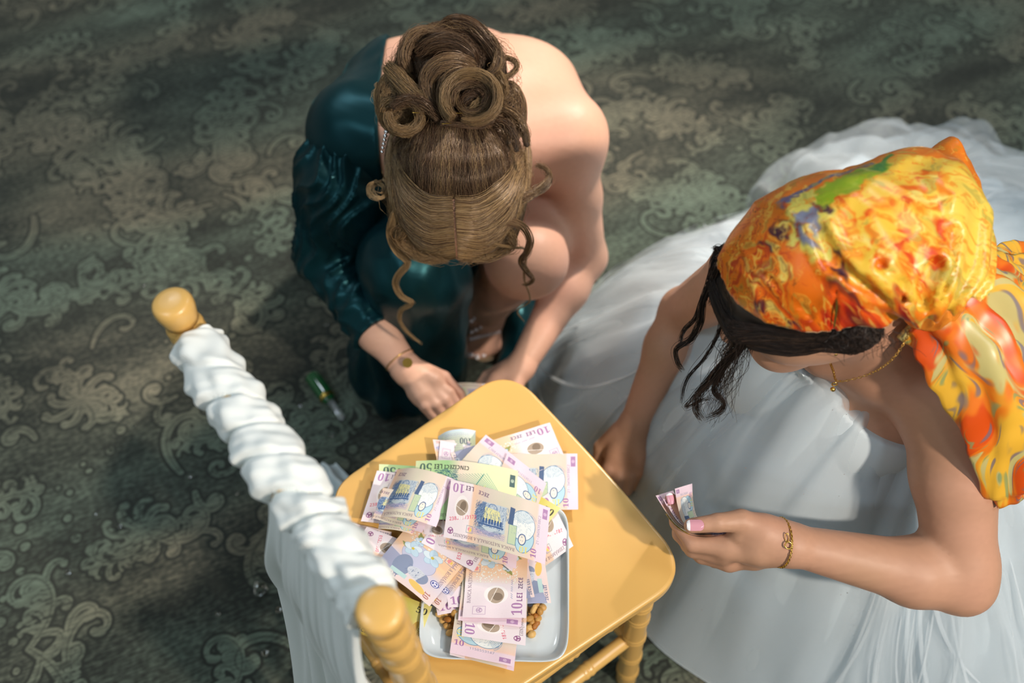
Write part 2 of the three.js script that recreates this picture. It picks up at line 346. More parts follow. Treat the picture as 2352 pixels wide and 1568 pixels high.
  for (const h of [0.515, 0.55, 0.79, 0.875]) mesh('back_rail', bamboo(CP(back(h), -bw(h), h), CP(back(h), bw(h), h), h > 0.85 ? 0.019 : 0.011, [0.14, 0.3, 0.44, 0.58, 0.72, 0.86]), gold, c);
  for (let k = -2; k <= 2; k++) mesh('spindle', bamboo(CP(back(0.55), k * 0.058, 0.55), CP(back(0.79), k * 0.062, 0.79), 0.009, [0.3, 0.7]), gold, c);
  // white cloth wound round the top rail, hanging down behind
  const cloth = std(0xeef3f0, 0.82, { sheen: 0.3, sheenRoughness: 0.5 });
  const A = CP(back(0.875), -bw(0.875) + 0.018, 0.876), B = CP(back(0.875), bw(0.875) - 0.014, 0.876);
  const ax = B.clone().sub(A).normalize(), out = CH.u.clone().negate(), up = V(0, 1, 0);
  const TURN = 8.4;
  const wrap = gridGeo(64, 420, (u, v, q) => {
    const a = u * Math.PI * 2, ca = Math.cos(a), sa = Math.sin(a);   // a=0 up, a=90 outwards (behind)
    const ph = v * TURN + 0.34 * Math.sin(a - 0.3) + 0.4 * n2(v * 4, 3), f = ph - Math.floor(ph), turn = Math.floor(ph);
    const wide = 0.055 + 0.05 * (n2(turn * 7.7, 1.3) > 0.1 ? 1.6 : 0.2);
    let b = Math.pow(clamp(Math.sin(Math.PI * clamp((f) / 1))), 0.42);
    b = smooth(0, wide * 2.2, Math.min(f, 1 - f)) * 0.55 + b * 0.45;
    const gap = n2(turn * 7.7, 5.1) > 0.3 ? 1 : 0.4;
    let r = 0.0168 + 0.0098 * (1 - (1 - b) * gap) + 0.0042 * n3(ca * 1.0, sa * 1.0, v * 9) * b + 0.0006 * Math.sin(f * 16 + a * 2) * b;
    r += 0.009 * Math.max(0, Math.sin(a - 0.35)) * (0.45 + 0.55 * n2(v * 5.5, 8.1)) * smooth(0.02, 0.1, v) * (1 - smooth(0.55, 0.8, v)) * b;   // slack behind
    r += 0.003 * Math.max(0, -Math.sin(a + 0.5)) * (0.5 + 0.5 * n2(v * 4 + 3, 2.2)) * smooth(0.1, 0.25, v) * (1 - smooth(0.62, 0.75, v)) * b;       // slack in front
    const e = Math.min(1, smooth(-0.004, 0.012, v) * smooth(-0.004, 0.012, 1 - v));
    q.copy(A).addScaledVector(ax, v * A.distanceTo(B)).addScaledVector(up, ca * r * e).addScaledVector(out, sa * r * e);
  }, true);
  const d = thing('chair_drape', 'long white cloth wound round the top rail of the golden chair and hanging behind it', 'drape');
  mesh('wound_cloth', wrap, cloth, d);
  // hanging length: pleats that fall from the near half of the rail
  const fall = (v0, v1, spread, bottom, amp, freq, seed, lean) => gridGeo(150, 60, (u, v, q) => {
    const s = lerp(v0, v1, u), h = lerp(0.868, bottom, v);
    q.copy(A).addScaledVector(ax, s * A.distanceTo(B)); q.y = h;
    const w = smooth(0, 0.35, v);
    const fold = amp * (0.25 + 0.75 * w) * (Math.sin(u * freq + seed + 0.6 * Math.sin(v * 3 + u * 9)) + 0.5 * Math.sin(u * freq * 2.3 + seed * 2 + v * 1.4));
    q.addScaledVector(ax, (u - 0.5) * spread * w).addScaledVector(out, 0.021 + lean * v * v + 0.014 * Math.sin(Math.PI * Math.min(1, v * 3)) + fold);
  });
  mesh('hanging_cloth', fall(0.56, 1.0, 0.10, 0.06, 0.011, 34, 0.5, 0.10), cloth, d);
  mesh('hanging_cloth', fall(0.62, 0.9, 0.06, 0.12, 0.010, 22, 2.1, 0.055), cloth, d);
}

// ---------------------------------------------------------------- plate
const PLATE_C = P(1140, 1332, 0.45);
{
  const w = 0.095, hgt = 0.108, n = 72, prof = [[0, 0.003], [0.8, 0.003], [0.9, 0.0055], [0.965, 0.0145], [0.985, 0.0168], [1, 0.0165], [0.995, 0.0145], [0.95, 0.008], [0.88, 0], [0, 0]];
  const g = gridGeo(n, prof.length - 1, (u, v, q) => {
    const [k, y] = prof[Math.round(v * (prof.length - 1))], a = u * Math.PI * 2, c = Math.cos(a), s = Math.sin(a), e = 0.26;
    const sx = Math.sign(c) * Math.pow(Math.abs(c), e), sz = Math.sign(s) * Math.pow(Math.abs(s), e);
    q.set(sx * w * k, y, sz * hgt * k);
  }, true);
  const o = mesh('plate', g, std(0xdbe7ed, 0.16, { clearcoat: 0.6, clearcoatRoughness: 0.08 }));
  o.position.set(PLATE_C.x, CH.seat + 0.0005, PLATE_C.z); o.rotation.y = -0.035;
  tag(o, 'white square glazed plate under the heap of banknotes on the golden seat', 'plate');
}
// ---------------------------------------------------------------- banknotes
const NW = 768, NH = 392;
function noise(c, w, h, a, n = 2600) { for (let i = 0; i < n; i++) { c.fillStyle = rnd() < 0.5 ? `rgba(255,255,255,${a})` : `rgba(70,70,110,${a})`; c.fillRect(rnd() * w, rnd() * h, rr(1, 5), rr(1, 2)); } }
function guilloche(c, x, y, w, h, col, rows = 5, step = 11) { c.strokeStyle = col; c.lineWidth = 1.6; for (let r = 0; r < rows; r++) for (let i = 0; i < w / step; i++) { c.beginPath(); c.arc(x + i * step, y + (r + 0.5) * h / rows, step * 0.48, 0, 6.3); c.stroke(); } }
function text(c, s, x, y, size, col, font = 'sans-serif', rot = 0, weight = 'bold') { c.save(); c.translate(x, y); c.rotate(rot); c.fillStyle = col; c.font = `${weight} ${size}px ${font}`; c.fillText(s, 0, 0); c.restore(); }
function fill(c, x0, y0, x1, y1, stops, w, h) { const g = c.createLinearGradient(x0, y0, x1, y1); stops.forEach(([t, k]) => g.addColorStop(t, k)); c.fillStyle = g; c.fillRect(0, 0, w, h); }
function monogram(c, x, y, r, col, solid) { c.save(); c.translate(x, y); c.strokeStyle = col; c.lineWidth = r * 0.16; if (solid) { c.fillStyle = col; c.beginPath(); c.arc(0, 0, r, 0, 6.3); c.fill(); c.strokeStyle = '#eef'; } for (const [dx, dy, q] of [[-0.3, -0.2, 0.42], [0.3, -0.2, 0.42], [0, 0.3, 0.45], [0, 0, 0.72]]) { c.beginPath(); c.arc(dx * r, dy * r, q * r, 0, 6.3); c.stroke(); } c.restore(); }
function flower(c, x, y, r) { for (let k = 0; k < 5; k++) { const a = k * 1.257 + 0.4; c.fillStyle = k % 2 ? '#dcecf6' : '#c3def0'; c.beginPath(); c.ellipse(x + Math.cos(a) * r * 0.5, y + Math.sin(a) * r * 0.5, r * 0.55, r * 0.42, a, 0, 6.3); c.fill(); c.strokeStyle = '#7fa8c8'; c.lineWidth = 1.4; c.stroke(); } c.fillStyle = '#d8c24a'; c.beginPath(); c.arc(x, y, r * 0.17, 0, 6.3); c.fill(); }
function leaf(c, x, y, l, a) { c.save(); c.translate(x, y); c.rotate(a); c.fillStyle = '#a3a765'; c.beginPath(); c.moveTo(0, 0); for (let i = 0; i <= 10; i++) c.lineTo(i * l / 10, -l * 0.2 * Math.sin(i / 10 * 3.14) * (i % 2 ? 1.15 : 0.85)); for (let i = 10; i >= 0; i--) c.lineTo(i * l / 10, l * 0.2 * Math.sin(i / 10 * 3.14) * (i % 2 ? 1.15 : 0.85)); c.fill(); c.strokeStyle = '#6d7444'; c.beginPath(); c.moveTo(0, 0); c.lineTo(l, 0); c.stroke(); c.restore(); }
function hatch(c, x, y, w, h, col, n, tilt = 0.5) { c.strokeStyle = col; c.lineWidth = 1.5; for (let i = 0; i < n; i++) { const px = x + rnd() * w, py = y + rnd() * h, l = rr(5, 16); c.beginPath(); c.moveTo(px, py); c.lineTo(px + l * Math.cos(tilt + rr(-0.5, 0.5)), py + l * Math.sin(tilt + rr(-0.5, 0.5))); c.stroke(); } }
function windowOval(c, x, y, rx, ry) { c.fillStyle = 'rgba(255,255,255,0.75)'; c.beginPath(); c.ellipse(x, y, rx * 1.15, ry * 1.15, 0, 0, 6.3); c.fill(); c.fillStyle = '#b8a796'; c.beginPath(); c.ellipse(x - rx * 0.1, y, rx, ry * 0.78, 0.15, 0, 6.3); c.fill(); c.fillStyle = '#8c7c6c'; c.beginPath(); c.ellipse(x - rx * 0.25, y + ry * 0.15, rx * 0.5, ry * 0.5, 0.2, 0, 6.3); c.fill(); c.strokeStyle = '#efe9e2'; c.lineWidth = 5; c.beginPath(); c.moveTo(x - rx * 0.9, y - ry * 0.5); c.lineTo(x + rx * 0.9, y + ry * 0.1); c.stroke(); }
function bust(c, x, y, s, tone, coat) { c.fillStyle = coat; c.beginPath(); c.ellipse(x + s * 0.1, y + s * 1.3, s * 1.25, s * 0.75, 0, 0, 6.3); c.fill(); c.fillStyle = tone; c.beginPath(); c.ellipse(x, y, s * 0.6, s * 0.82, 0, 0, 6.3); c.fill(); c.fillStyle = coat; c.beginPath(); c.ellipse(x + s * 0.08, y - s * 0.5, s * 0.62, s * 0.48, 0.2, 3.0, 6.6); c.fill(); for (const k of [-0.22, 0.2]) { c.beginPath(); c.ellipse(x + k * s, y - s * 0.02, s * 0.1, s * 0.05, 0, 0, 6.3); c.fill(); } c.fillRect(x - s * 0.16, y + s * 0.36, s * 0.32, s * 0.06); hatch(c, x - s * 0.5, y - s * 0.6, s, s * 1.4, 'rgba(60,80,120,0.35)', 60, 0.9); }
const front10 = (serial) => canvasTex(NW, NH, (c, w, h) => {
  fill(c, 0, 0, w, 0, [[0, '#f3e6f1'], [0.34, '#f5ecf3'], [0.44, '#f7d7ba'], [0.64, '#f6cda6'], [0.76, '#d9d5e6'], [1, '#f4e0dc']], w, h); noise(c, w, h, 0.06);
  for (let i = 0; i < 110; i++) { c.fillStyle = 'rgba(255,255,250,0.85)'; c.beginPath(); c.arc(rr(270, 420), rr(70, 330), rr(3, 7), 0, 6.3); c.fill(); c.strokeStyle = 'rgba(190,170,150,0.6)'; c.lineWidth = 1; c.stroke(); }
  c.fillStyle = '#c7cbe4'; c.beginPath(); c.ellipse(520, 210, 95, 120, 0.3, 0, 6.3); c.fill(); c.strokeStyle = '#8d94bd'; c.lineWidth = 2; c.stroke();
  leaf(c, 430, 240, 110, 2.6); leaf(c, 470, 200, 90, -2.3); leaf(c, 500, 280, 80, 1.9); flower(c, 450, 150, 62); flower(c, 480, 275, 58); flower(c, 400, 265, 34);
  c.fillStyle = '#a5acc9'; c.beginPath(); c.moveTo(560, 392); c.lineTo(600, 250); c.lineTo(720, 300); c.lineTo(740, 392); c.fill(); bust(c, 630, 165, 76, '#cfd6e2', '#8d9bb8');
  c.fillStyle = '#eecb74'; c.beginPath(); c.ellipse(712, 120, 26, 60, 0.2, 0, 6.3); c.fill();
  c.fillStyle = '#bfe0e0'; c.fillRect(690, 200, 34, 110);
  windowOval(c, 180, 200, 62, 66); c.strokeStyle = '#bfa3c6'; c.lineWidth = 3; c.strokeRect(26, 60, 60, 78); monogram(c, 56, 100, 24, '#bfa3c6');
  text(c, 'BANCA NAŢIONALĂ A ROMÂNIEI', 110, 42, 31, '#7d6680', 'serif', 0, 'normal'); text(c, '10', 18, 366, 92, '#b386b8', 'serif'); text(c, 'LEI', 128, 366, 50, '#93689a'); text(c, 'ZECE', 232, 366, 40, '#7b6288');
  c.strokeStyle = '#8892c0'; c.lineWidth = 2; for (let k = 0; k < 3; k++) { c.beginPath(); for (let i = 0; i < 12; i++) c.lineTo(150 + k * 55 + i * 4, 298 + 6 * Math.sin(i * 1.7 + k)); c.stroke(); }
  monogram(c, 604, 52, 27, '#4b56a0', true); text(c, '10', 690, 66, 50, '#b8776a', 'serif'); text(c, 'ZECE LEI', 752, 372, 30, '#63709a', 'sans-serif', -1.57); c.strokeStyle = '#9a8ab8'; c.lineWidth = 3; c.strokeRect(352, 34, 54, 54); c.fillStyle = '#ef9ba0'; c.beginPath(); c.arc(380, 62, 17, 0, 3.4); c.fill(); c.fillStyle = '#f0cf6b'; c.beginPath(); c.arc(380, 60, 14, 3.3, 6.2); c.fill();
});
const back10 = (serial) => canvasTex(NW, NH, (c, w, h) => {
  fill(c, 0, 0, w, 0, [[0, '#f3ddec'], [0.1, '#f1dcea'], [0.12, '#f4d3c4'], [0.22, '#e6d8cb'], [0.45, '#d9d5c2'], [0.64, '#d8ccc2'], [0.755, '#f3cfb4'], [0.775, '#f7eef3'], [1, '#f5ecf4']], w, h); noise(c, w, h, 0.06);
  c.fillStyle = '#c3d0da'; c.fillRect(318, 112, 190, 180); c.fillStyle = '#8fa6c2'; c.beginPath(); for (let k = 0; k <= 24; k++) c.lineTo(490 + (k % 2 ? 8 : 0) + 60 * Math.sin(k / 24 * 3.14), 110 + k * 7.6); c.lineTo(478, 292); c.lineTo(486, 110); c.fill(); c.fillStyle = '#aebccb'; c.beginPath(); c.moveTo(320, 112); c.lineTo(430, 70); c.lineTo(560, 118); c.fill();   // the house
  c.fillStyle = '#e4e2a8'; c.beginPath(); c.moveTo(350, 170); c.lineTo(370, 250); c.lineTo(480, 262); c.lineTo(500, 170); c.fill();
  hatch(c, 330, 120, 160, 60, '#4f74a8', 240, 0.0); hatch(c, 300, 190, 220, 90, '#5d7fae', 240, 1.5); hatch(c, 480, 112, 75, 170, '#46628f', 520, 2.0); hatch(c, 340, 74, 200, 42, '#6d87a8', 200, 0.3); c.fillStyle = '#3f5f92'; for (let k = 0; k < 7; k++) c.fillRect(345 + k * 22, 152, 14, 34); c.fillRect(330, 138, 190, 9); c.strokeStyle = '#4f74a8'; c.lineWidth = 4; for (let k = 0; k < 6; k++) { c.beginPath(); c.moveTo(340 + k * 30, 130); c.lineTo(340 + k * 30, 215); c.stroke(); } c.beginPath(); c.arc(425, 255, 34, 0, 3.2); c.stroke();
  c.fillStyle = '#c3d3dc'; c.beginPath(); c.moveTo(360, 130); c.lineTo(430, 95); c.lineTo(500, 128); c.fill();
  guilloche(c, 320, 64, 250, 40, '#a58ccb', 3, 13);
  // figure with a headscarf carrying a jug
  c.fillStyle = '#b9dcea'; c.beginPath(); c.ellipse(165, 105, 60, 84, 0.5, 0, 6.3); c.fill(); c.strokeStyle = '#5f8ab2'; c.lineWidth = 4; c.stroke(); c.fillStyle = '#eef4f4'; c.beginPath(); c.ellipse(190, 205, 92, 100, 0.25, 0, 6.3); c.fill(); c.stroke(); c.fillStyle = '#f3ece0'; c.beginPath(); c.ellipse(186, 112, 27, 36, 0.1, 0, 6.3); c.fill(); c.strokeStyle = '#3e5d95'; c.lineWidth = 6; c.stroke(); c.lineWidth = 3; c.beginPath(); c.moveTo(178, 104); c.lineTo(184, 104); c.moveTo(194, 104); c.lineTo(199, 104); c.moveTo(182, 128); c.lineTo(194, 128); c.stroke();
  c.fillStyle = '#c6d9b8'; c.fillRect(232, 60, 58, 130); c.strokeStyle = '#6e96a8'; c.strokeRect(232, 60, 58, 130); c.fillStyle = '#53698f'; c.beginPath(); c.moveTo(262, 190); c.lineTo(300, 190); c.lineTo(292, 305); c.lineTo(256, 300); c.fill(); c.strokeStyle = '#7fa6c6'; c.lineWidth = 2.5; for (let k = 0; k < 9; k++) { c.beginPath(); c.arc(170, 215, 20 + k * 9, 0.2, 2.6); c.stroke(); }
  hatch(c, 110, 130, 160, 160, 'rgba(90,130,170,0.5)', 130, 0.8);
  text(c, '10', 132, 70, 62, '#e6dd8c', 'serif'); text(c, 'BANCA NAŢIONALĂ A ROMÂNIEI', 232, 40, 29, '#6b5468', 'serif', 0, 'normal');
  text(c, '10', 74, 14, 58, '#a878b0', 'serif', 1.5708); text(c, serial[1], 62, 112, 26, '#8f8fa8', 'monospace', 1.5708, 'normal'); c.fillStyle = '#b48cba'; c.fillRect(16, 300, 36, 70); monogram(c, 34, 335, 14, '#e6cfe6');
  monogram(c, 722, 52, 27, '#96588e'); text(c, serial[0], 740, 116, 32, '#e0627c', 'monospace', 2.9, 'bold'); windowOval(c, 660, 218, 46, 72); text(c, '10', 652, 374, 84, '#b486bc', 'serif'); text(c, 'LEI', 580, 372, 44, '#78607c'); text(c, 'ZECE', 462, 350, 36, '#78607c', 'sans-serif', 0.12);
  c.strokeStyle = '#8aa0b0'; c.lineWidth = 3; c.strokeRect(556, 60, 46, 46); c.fillStyle = '#f1d968'; c.beginPath(); c.arc(578, 82, 14, 2, 5); c.fill(); c.fillStyle = '#ee9aa8'; c.beginPath(); c.arc(580, 84, 13, 5, 8); c.fill();
});
const front50 = canvasTex(NW, NH, (c, w, h) => {
  fill(c, 0, 0, w, 0, [[0, '#e9e3a4'], [0.4, '#dcc95f'], [0.62, '#e2b94a'], [0.8, '#d8cf6a'], [1, '#efe79a']], w, h); noise(c, w, h, 0.07); guilloche(c, 40, 90, 300, 200, 'rgba(160,150,60,0.5)', 12, 17);
  c.fillStyle = '#b3a6b8'; c.beginPath(); c.ellipse(560, 330, 150, 130, 0, 0, 6.3); c.fill(); bust(c, 560, 190, 100, '#9b958a', '#4a4540'); monogram(c, 390, 70, 30, '#5d3040', true); c.fillStyle = '#c7a24a'; c.beginPath(); c.ellipse(700, 230, 22, 80, 0.2, 0, 6.3); c.fill();
  text(c, '50', 672, 88, 72, '#3b3f38', 'serif'); text(c, '50', 16, 372, 92, '#5a5a4c', 'serif'); text(c, 'LEI CINCIZECI', 130, 372, 40, '#4c4c44'); text(c, 'BANCA NAŢIONALĂ A ROMÂNIEI', 60, 40, 28, '#5d5a40', 'serif', 0, 'normal'); text(c, 'CINCIZECI LEI', 752, 330, 26, '#4d4b40', 'sans-serif', -1.57); windowOval(c, 170, 200, 58, 62);
});
const back50 = canvasTex(NW, NH, (c, w, h) => {
  fill(c, 0, 0, w, 0, [[0, '#e9eebb'], [0.12, '#e6edb8'], [0.3, '#dfe9c0'], [0.55, '#ecd9ca'], [0.68, '#a9d79b'], [0.85, '#c2e3a6'], [1, '#e4efbe']], w, h); noise(c, w, h, 0.06); c.fillStyle = '#eff0a0'; c.beginPath(); c.moveTo(190, 120); c.lineTo(260, 90); c.lineTo(300, 210); c.lineTo(230, 250); c.fill();
  c.strokeStyle = '#3f8f86'; c.lineWidth = 2.2; for (let k = 0; k < 16; k++) { c.beginPath(); c.moveTo(70, 150); c.lineTo(230 + k * 22, 330 - k * 3); c.stroke(); } for (let k = 0; k < 7; k++) { c.beginPath(); c.arc(340, 120, 30 + k * 20, 2.2, 4.6); c.stroke(); } c.lineWidth = 6; c.beginPath(); c.moveTo(60, 150); c.lineTo(380, 215); c.moveTo(250, 320); c.lineTo(330, 200); c.stroke();
  hatch(c, 440, 180, 170, 150, '#2f5f7a', 900, 0.3); hatch(c, 470, 150, 130, 100, '#3e7f8d', 420, 0.4); c.fillStyle = '#3f5f63'; c.fillRect(16, 270, 40, 84); monogram(c, 36, 312, 14, '#cfe0c8');
  text(c, '50', 640, 372, 88, '#4e6e66', 'serif'); text(c, 'LEI', 560, 366, 44, '#303c38'); text(c, 'CINCIZECI', 360, 360, 38, '#303c38'); text(c, 'BANCA NAŢIONALĂ A ROMÂNIEI', 220, 40, 28, '#50604c', 'serif', 0, 'normal'); text(c, '50', 74, 20, 56, '#5d7a6a', 'serif', 1.57); windowOval(c, 668, 210, 46, 66);
});
const front100 = canvasTex(NW, NH, (c, w, h) => { fill(c, 0, 0, w, 0, [[0, '#cfe3f3'], [0.12, '#cbd8b4'], [0.5, '#b5c2b2'], [1, '#c9d6ec']], w, h); noise(c, w, h, 0.07); guilloche(c, 40, 60, 330, 260, '#8f86bd', 12, 19); bust(c, 300, 190, 110, '#c5cfe0', '#3e6480'); text(c, '100', 78, 40, 74, '#3f5368', 'serif', 1.57); text(c, '100', 560, 366, 92, '#5f6f96', 'serif'); text(c, 'O SUTA LEI', 470, 60, 36, '#4b5568'); });
const noteMat = (map) => std(0xffffff, 0.5, { map, side: THREE.DoubleSide, sheen: 0, specularIntensity: 0.6 });
const NM = { f: noteMat(front10()), b1: noteMat(back10(['238J1973172', '21-3W0N3F8BC2'])), b2: noteMat(back10(['181J0248869', '1158553147'])), b3: noteMat(back10(['E5233900', 'GUP39L77C4S'])), F: noteMat(front50), B: noteMat(back50), C: noteMat(front100) };
// a sheet of paper: corners as they read upright (top left, top right, bottom right, bottom left), each [px, py, height]
function sheet(mat, cs, label, { bend = 0, bendV = 0, u0 = 0, u1 = 1, ripple = 0.0012, group, name = 'banknote', ridge = 0.5 } = {}) {
  const [tl, tr, br, bl] = cs.map(([x, y, h]) => P(x, y, h)), s = rnd() * 50;
  const g = gridGeo(26, 14, (u, v, q) => {
    const a = bl.clone().lerp(br, u), b = tl.clone().lerp(tr, u); q.copy(a.lerp(b, v));
    const hump = u < ridge ? Math.sin(u / ridge * Math.PI / 2) : Math.sin((1 - u) / (1 - ridge) * Math.PI / 2);
    q.y += bend * (hump - 0.35) + bendV * (4 * v * (1 - v) - 0.5) + ripple * n2(u * 2 + s, v * 1.6);
  });
  const uv = g.attributes.uv; for (let i = 0; i < uv.count; i++) uv.setX(i, lerp(u0, u1, uv.getX(i)));
  const o = mesh(name, g, mat);
  return tag(o, label, 'banknote', group);
}
{
  const at = (h, list) => list.map(([x, y, dh = 0]) => [x, y, h + dh]);
  const T = (h, a, b, c, d) => at(h, [a, b, c, d]);
  const heap = 'banknotes heaped on the plate';
  // bottom to top
  sheet(NM.F, T(.4445, [757, 1305], [993, 1392, .012], [952, 1500, .001], [717, 1415]), 'yellow fifty lei banknote sliding off the corner of the plate onto the seat', { group: heap });
  sheet(NM.f, T(.447, [735, 1400], [783, 1194], [900, 1222, .006], [850, 1430, .006]), 'ten lei banknote poking out of the heap beside the draped chair back', { group: heap });
  sheet(NM.C, T(.456, [1092, 984], [1092, 1200], [1006, 1200], [1006, 996, -.008]), 'blue hundred lei banknote with a curled edge behind the heap', { group: heap, bendV: .012 });
  sheet(NM.f, T(.457, [1010, 1090], [994, 1009], [1080, 1012], [1080, 1160]), 'ten lei banknote edge between the hundred lei note and the green one', { group: heap });
  sheet(NM.f, T(.4585, [1011, 1011], [1240, 1050], [1225, 1170], [1000, 1125]), 'ten lei banknote under the diagonal note, coat of arms corner showing', { group: heap });
  sheet(NM.f, T(.4605, [1300, 1056], [1070, 1150], [1035, 1040], [1263, 970]), 'ten lei banknote fanned out behind the heap, printed side up', { group: heap });
  sheet(NM.B, T(.459, [1100, 1200], [866, 1190], [871, 1066], [1105, 1075]), 'green fifty lei banknote edge showing beside the topmost curved note', { group: heap });
  sheet(NM.b2, T(.459, [1205, 1320], [1063, 1290], [1033, 1503, -.001], [1180, 1540, -.001]), 'ten lei banknote hanging over the plate rim under another like it', { group: heap });
  sheet(NM.b2, T(.4615, [1033, 1498, .0], [1063, 1290], [1205, 1320], [1180, 1531, .0]), 'ten lei banknote hanging over the plate rim towards the chair corner', { group: heap });
  sheet(NM.b2, T(.4615, [1122, 1393], [1317, 1253, -.008], [1260, 1130], [1070, 1270]), 'ten lei banknote with red serial number sticking out over the plate edge', { group: heap });
  sheet(NM.b2, T(.464, [1216, 1270], [1207, 1482], [1060, 1461], [1075, 1250]), 'ten lei banknote ending in the red number 0855 over the nuts', { group: heap });
  sheet(NM.f, T(.4645, [1015, 1290], [1248, 1270], [1266, 1384, -.006], [1030, 1395]), 'ten lei banknote with bluish portrait end showing beside the nuts', { group: heap });
  sheet(NM.b1, T(.465, [1060, 1225], [829, 1197, -.006], [866, 1080, -.004], [1095, 1105]), 'pale pink ten lei banknote jutting from under the topmost curved note', { group: heap });
  sheet(NM.b3, T(.462, [842 - 107, 1400], [842, 1208], [955, 1252], [850, 1440]), 'ten lei banknote turned on its side with a dark blue house', { group: heap, bend: .004 });
  sheet(NM.f, T(.4665, [985, 1295], [1205, 1255], [1228, 1370], [1005, 1413, -.008]), 'ten lei banknote corner with the word LEI beside the nuts', { group: heap });
  sheet(NM.f, T(.469, [1130, 1240], [1012, 1403, -.006], [900, 1315, -.004], [1015, 1150]), 'ten lei banknote just under the note with blue flowers', { group: heap });
  sheet(NM.b3, T(.4665, [1052, 1424], [1075, 1215], [1212, 1225], [1197, 1440]), 'ten lei banknote strip with a small purple rectangle over the nuts', { group: heap });
  sheet(NM.f, T(.4695, [1062, 1418, .001], [1080, 1195], [1214, 1205], [1208, 1419, .001]), 'ten lei banknote lying lengthwise over the nuts, window side up', { group: heap });
  sheet(NM.b1, T(.468, [1328, 1170, -.014], [1097, 1168], [1095, 1042], [1326, 1042, -.010]), 'ten lei banknote overhanging the plate beside the bride hand', { group: heap });
  sheet(NM.F, T(.4705, [1075, 1040], [1288, 1167, -.008], [1198, 1275], [985, 1145]), 'yellow fifty lei banknote whose corner shows above the plate rim', { group: heap });
  sheet(NM.f, T(.4725, [1118, 1228], [986, 1390, .0], [861, 1296, .001], [995, 1132]), 'ten lei banknote showing pale blue flowers, lying askew', { group: heap, bendV: .006 });
  sheet(NM.B, T(.4735, [1228, 1270], [980, 1230], [985, 1100], [1234, 1138]), 'pale green fifty lei banknote corner under the topmost straight note', { group: heap });
  sheet(NM.b3, T(.475, [1203, 1127], [1088, 1312, .001], [967, 1246, .002], [1082, 1061]), 'ten lei banknote with red number 5233900 slanting out of the heap', { group: heap });
  sheet(NM.b2, T(.4765, [1255, 1110], [1176, 1312], [1085, 1240], [1165, 1040]), 'ten lei banknote corner pinched under the topmost straight note', { group: heap });
  sheet(NM.b1, T(.479, [1217, 1075, -.006], [1067, 1240], [966, 1162], [1116, 997, -.008]), 'ten lei banknote set diagonally behind the green note', { group: heap });
  sheet(NM.b2, T(.477, [968, 1233, -.006], [868, 1212, -.004], [878, 1160], [995, 1180]), 'rolled ten lei banknote peeping out below the topmost curved note', { group: heap, u1: .6, bend: .008 });
  sheet(NM.b1, T(.4815, [1185, 1305], [978, 1248, -.006], [968, 1185], [1195, 1200]), 'ten lei banknote folded back under the topmost straight note', { group: heap, bend: .004 });
  sheet(NM.B, T(.485, [1180, 1213], [945, 1190], [955, 1054, -.004], [1190, 1078, -.004]), 'green and blue fifty lei banknote creased across its middle', { group: heap, bend: .012, ridge: .5 });
  sheet(NM.b2, T(.486, [969, 1222, -.002], [855, 1190, -.004], [880, 1120], [1010, 1140]), 'ten lei banknote edge just under the topmost curved note', { group: heap, u1: .7 });
  sheet(NM.b1, T(.494, [1001, 1206, .0], [856, 1187, -.012], [908, 1074, -.012], [1047, 1098, .002]), 'curved ten lei banknote arching on top of the heap', { group: heap, u1: .79, bend: .016, ridge: .55 });
  sheet(NM.b1, T(.504, [1252, 1295, -.003], [1018, 1231], [1036, 1099], [1264, 1164, -.001]), 'topmost ten lei banknote with red number 1973172, lying straight', { group: heap, bend: .007 });
  sheet(NM.f, at(0, [[806, 1228, .468], [812, 1211, .494], [858, 1316, .494], [849, 1322, .468]]), 'narrow upturned edge of an orange ten lei note by the drape', { group: heap, u0: .9 });
}
// ---------------------------------------------------------------- nuts on the plate
{
  const cols = [0xc99a52, 0xd9b06a, 0xb98a45, 0xa86a25, 0xd2a564].map((c) => std(c, 0.5));
  const shapes = [0, 1, 2].map((k) => { const g = new THREE.SphereGeometry(1, 18, 12), p = g.attributes.position; for (let i = 0; i < p.count; i++) { const x = p.getX(i), y = p.getY(i), z = p.getZ(i), w = k === 1 ? 1 - 0.28 * Math.exp(-x * x * 9) : 1, b = 1 + 0.08 * n3(x * 1.7 + k * 9, y * 1.7, z * 1.7); p.setXYZ(i, x * b * (k === 0 ? 1.15 : 1.45), y * w * b * (k === 2 ? 0.62 : 0.9), z * w * b * 0.95); } g.computeVertexNormals(); return g; });
  const spots = [[1016, 1424], [1031, 1438], [1044, 1420], [1022, 1408], [1037, 1408], [1048, 1438], [1050, 1452], [1042, 1400], [1028, 1422, 3, .008], [1046, 1408, 0, .009], [1012, 1412], [1034, 1452], [1240, 1403], [1226, 1412], [1236, 1420], [1222, 1428], [1230, 1434], [1218, 1440], [1246, 1394], [1226, 1398, 1, .008], [1214, 1450], [1221, 1456], [1220, 1404], [1216, 1420, 2, .008], [1283, 1190], [1284, 1176], [1212, 1398], [1232, 1390]];
  spots.forEach(([x, y, c = Math.floor(rr(0, 5)), up = 0], i) => {
    const r = rr(0.0043, 0.0056), q = P(x, y, CH.seat + 0.0035 + r * 0.8 + up), leftSide = x < 1100;
    const o = mesh('nut', shapes[i % 3], cols[c]);
    o.scale.setScalar(r); o.position.copy(q); o.rotation.set(rr(-0.5, 0.5), rr(0, 6.28), rr(-0.5, 0.5));
    tag(o, leftSide ? 'roasted nut in the pile at the plate corner near the yellow banknote' : x > 1270 ? 'roasted nut at the plate edge under the yellow-green banknote' : 'roasted nut in the pile at the open side of the plate', 'nut', 'roasted nuts on the plate');
  });
}
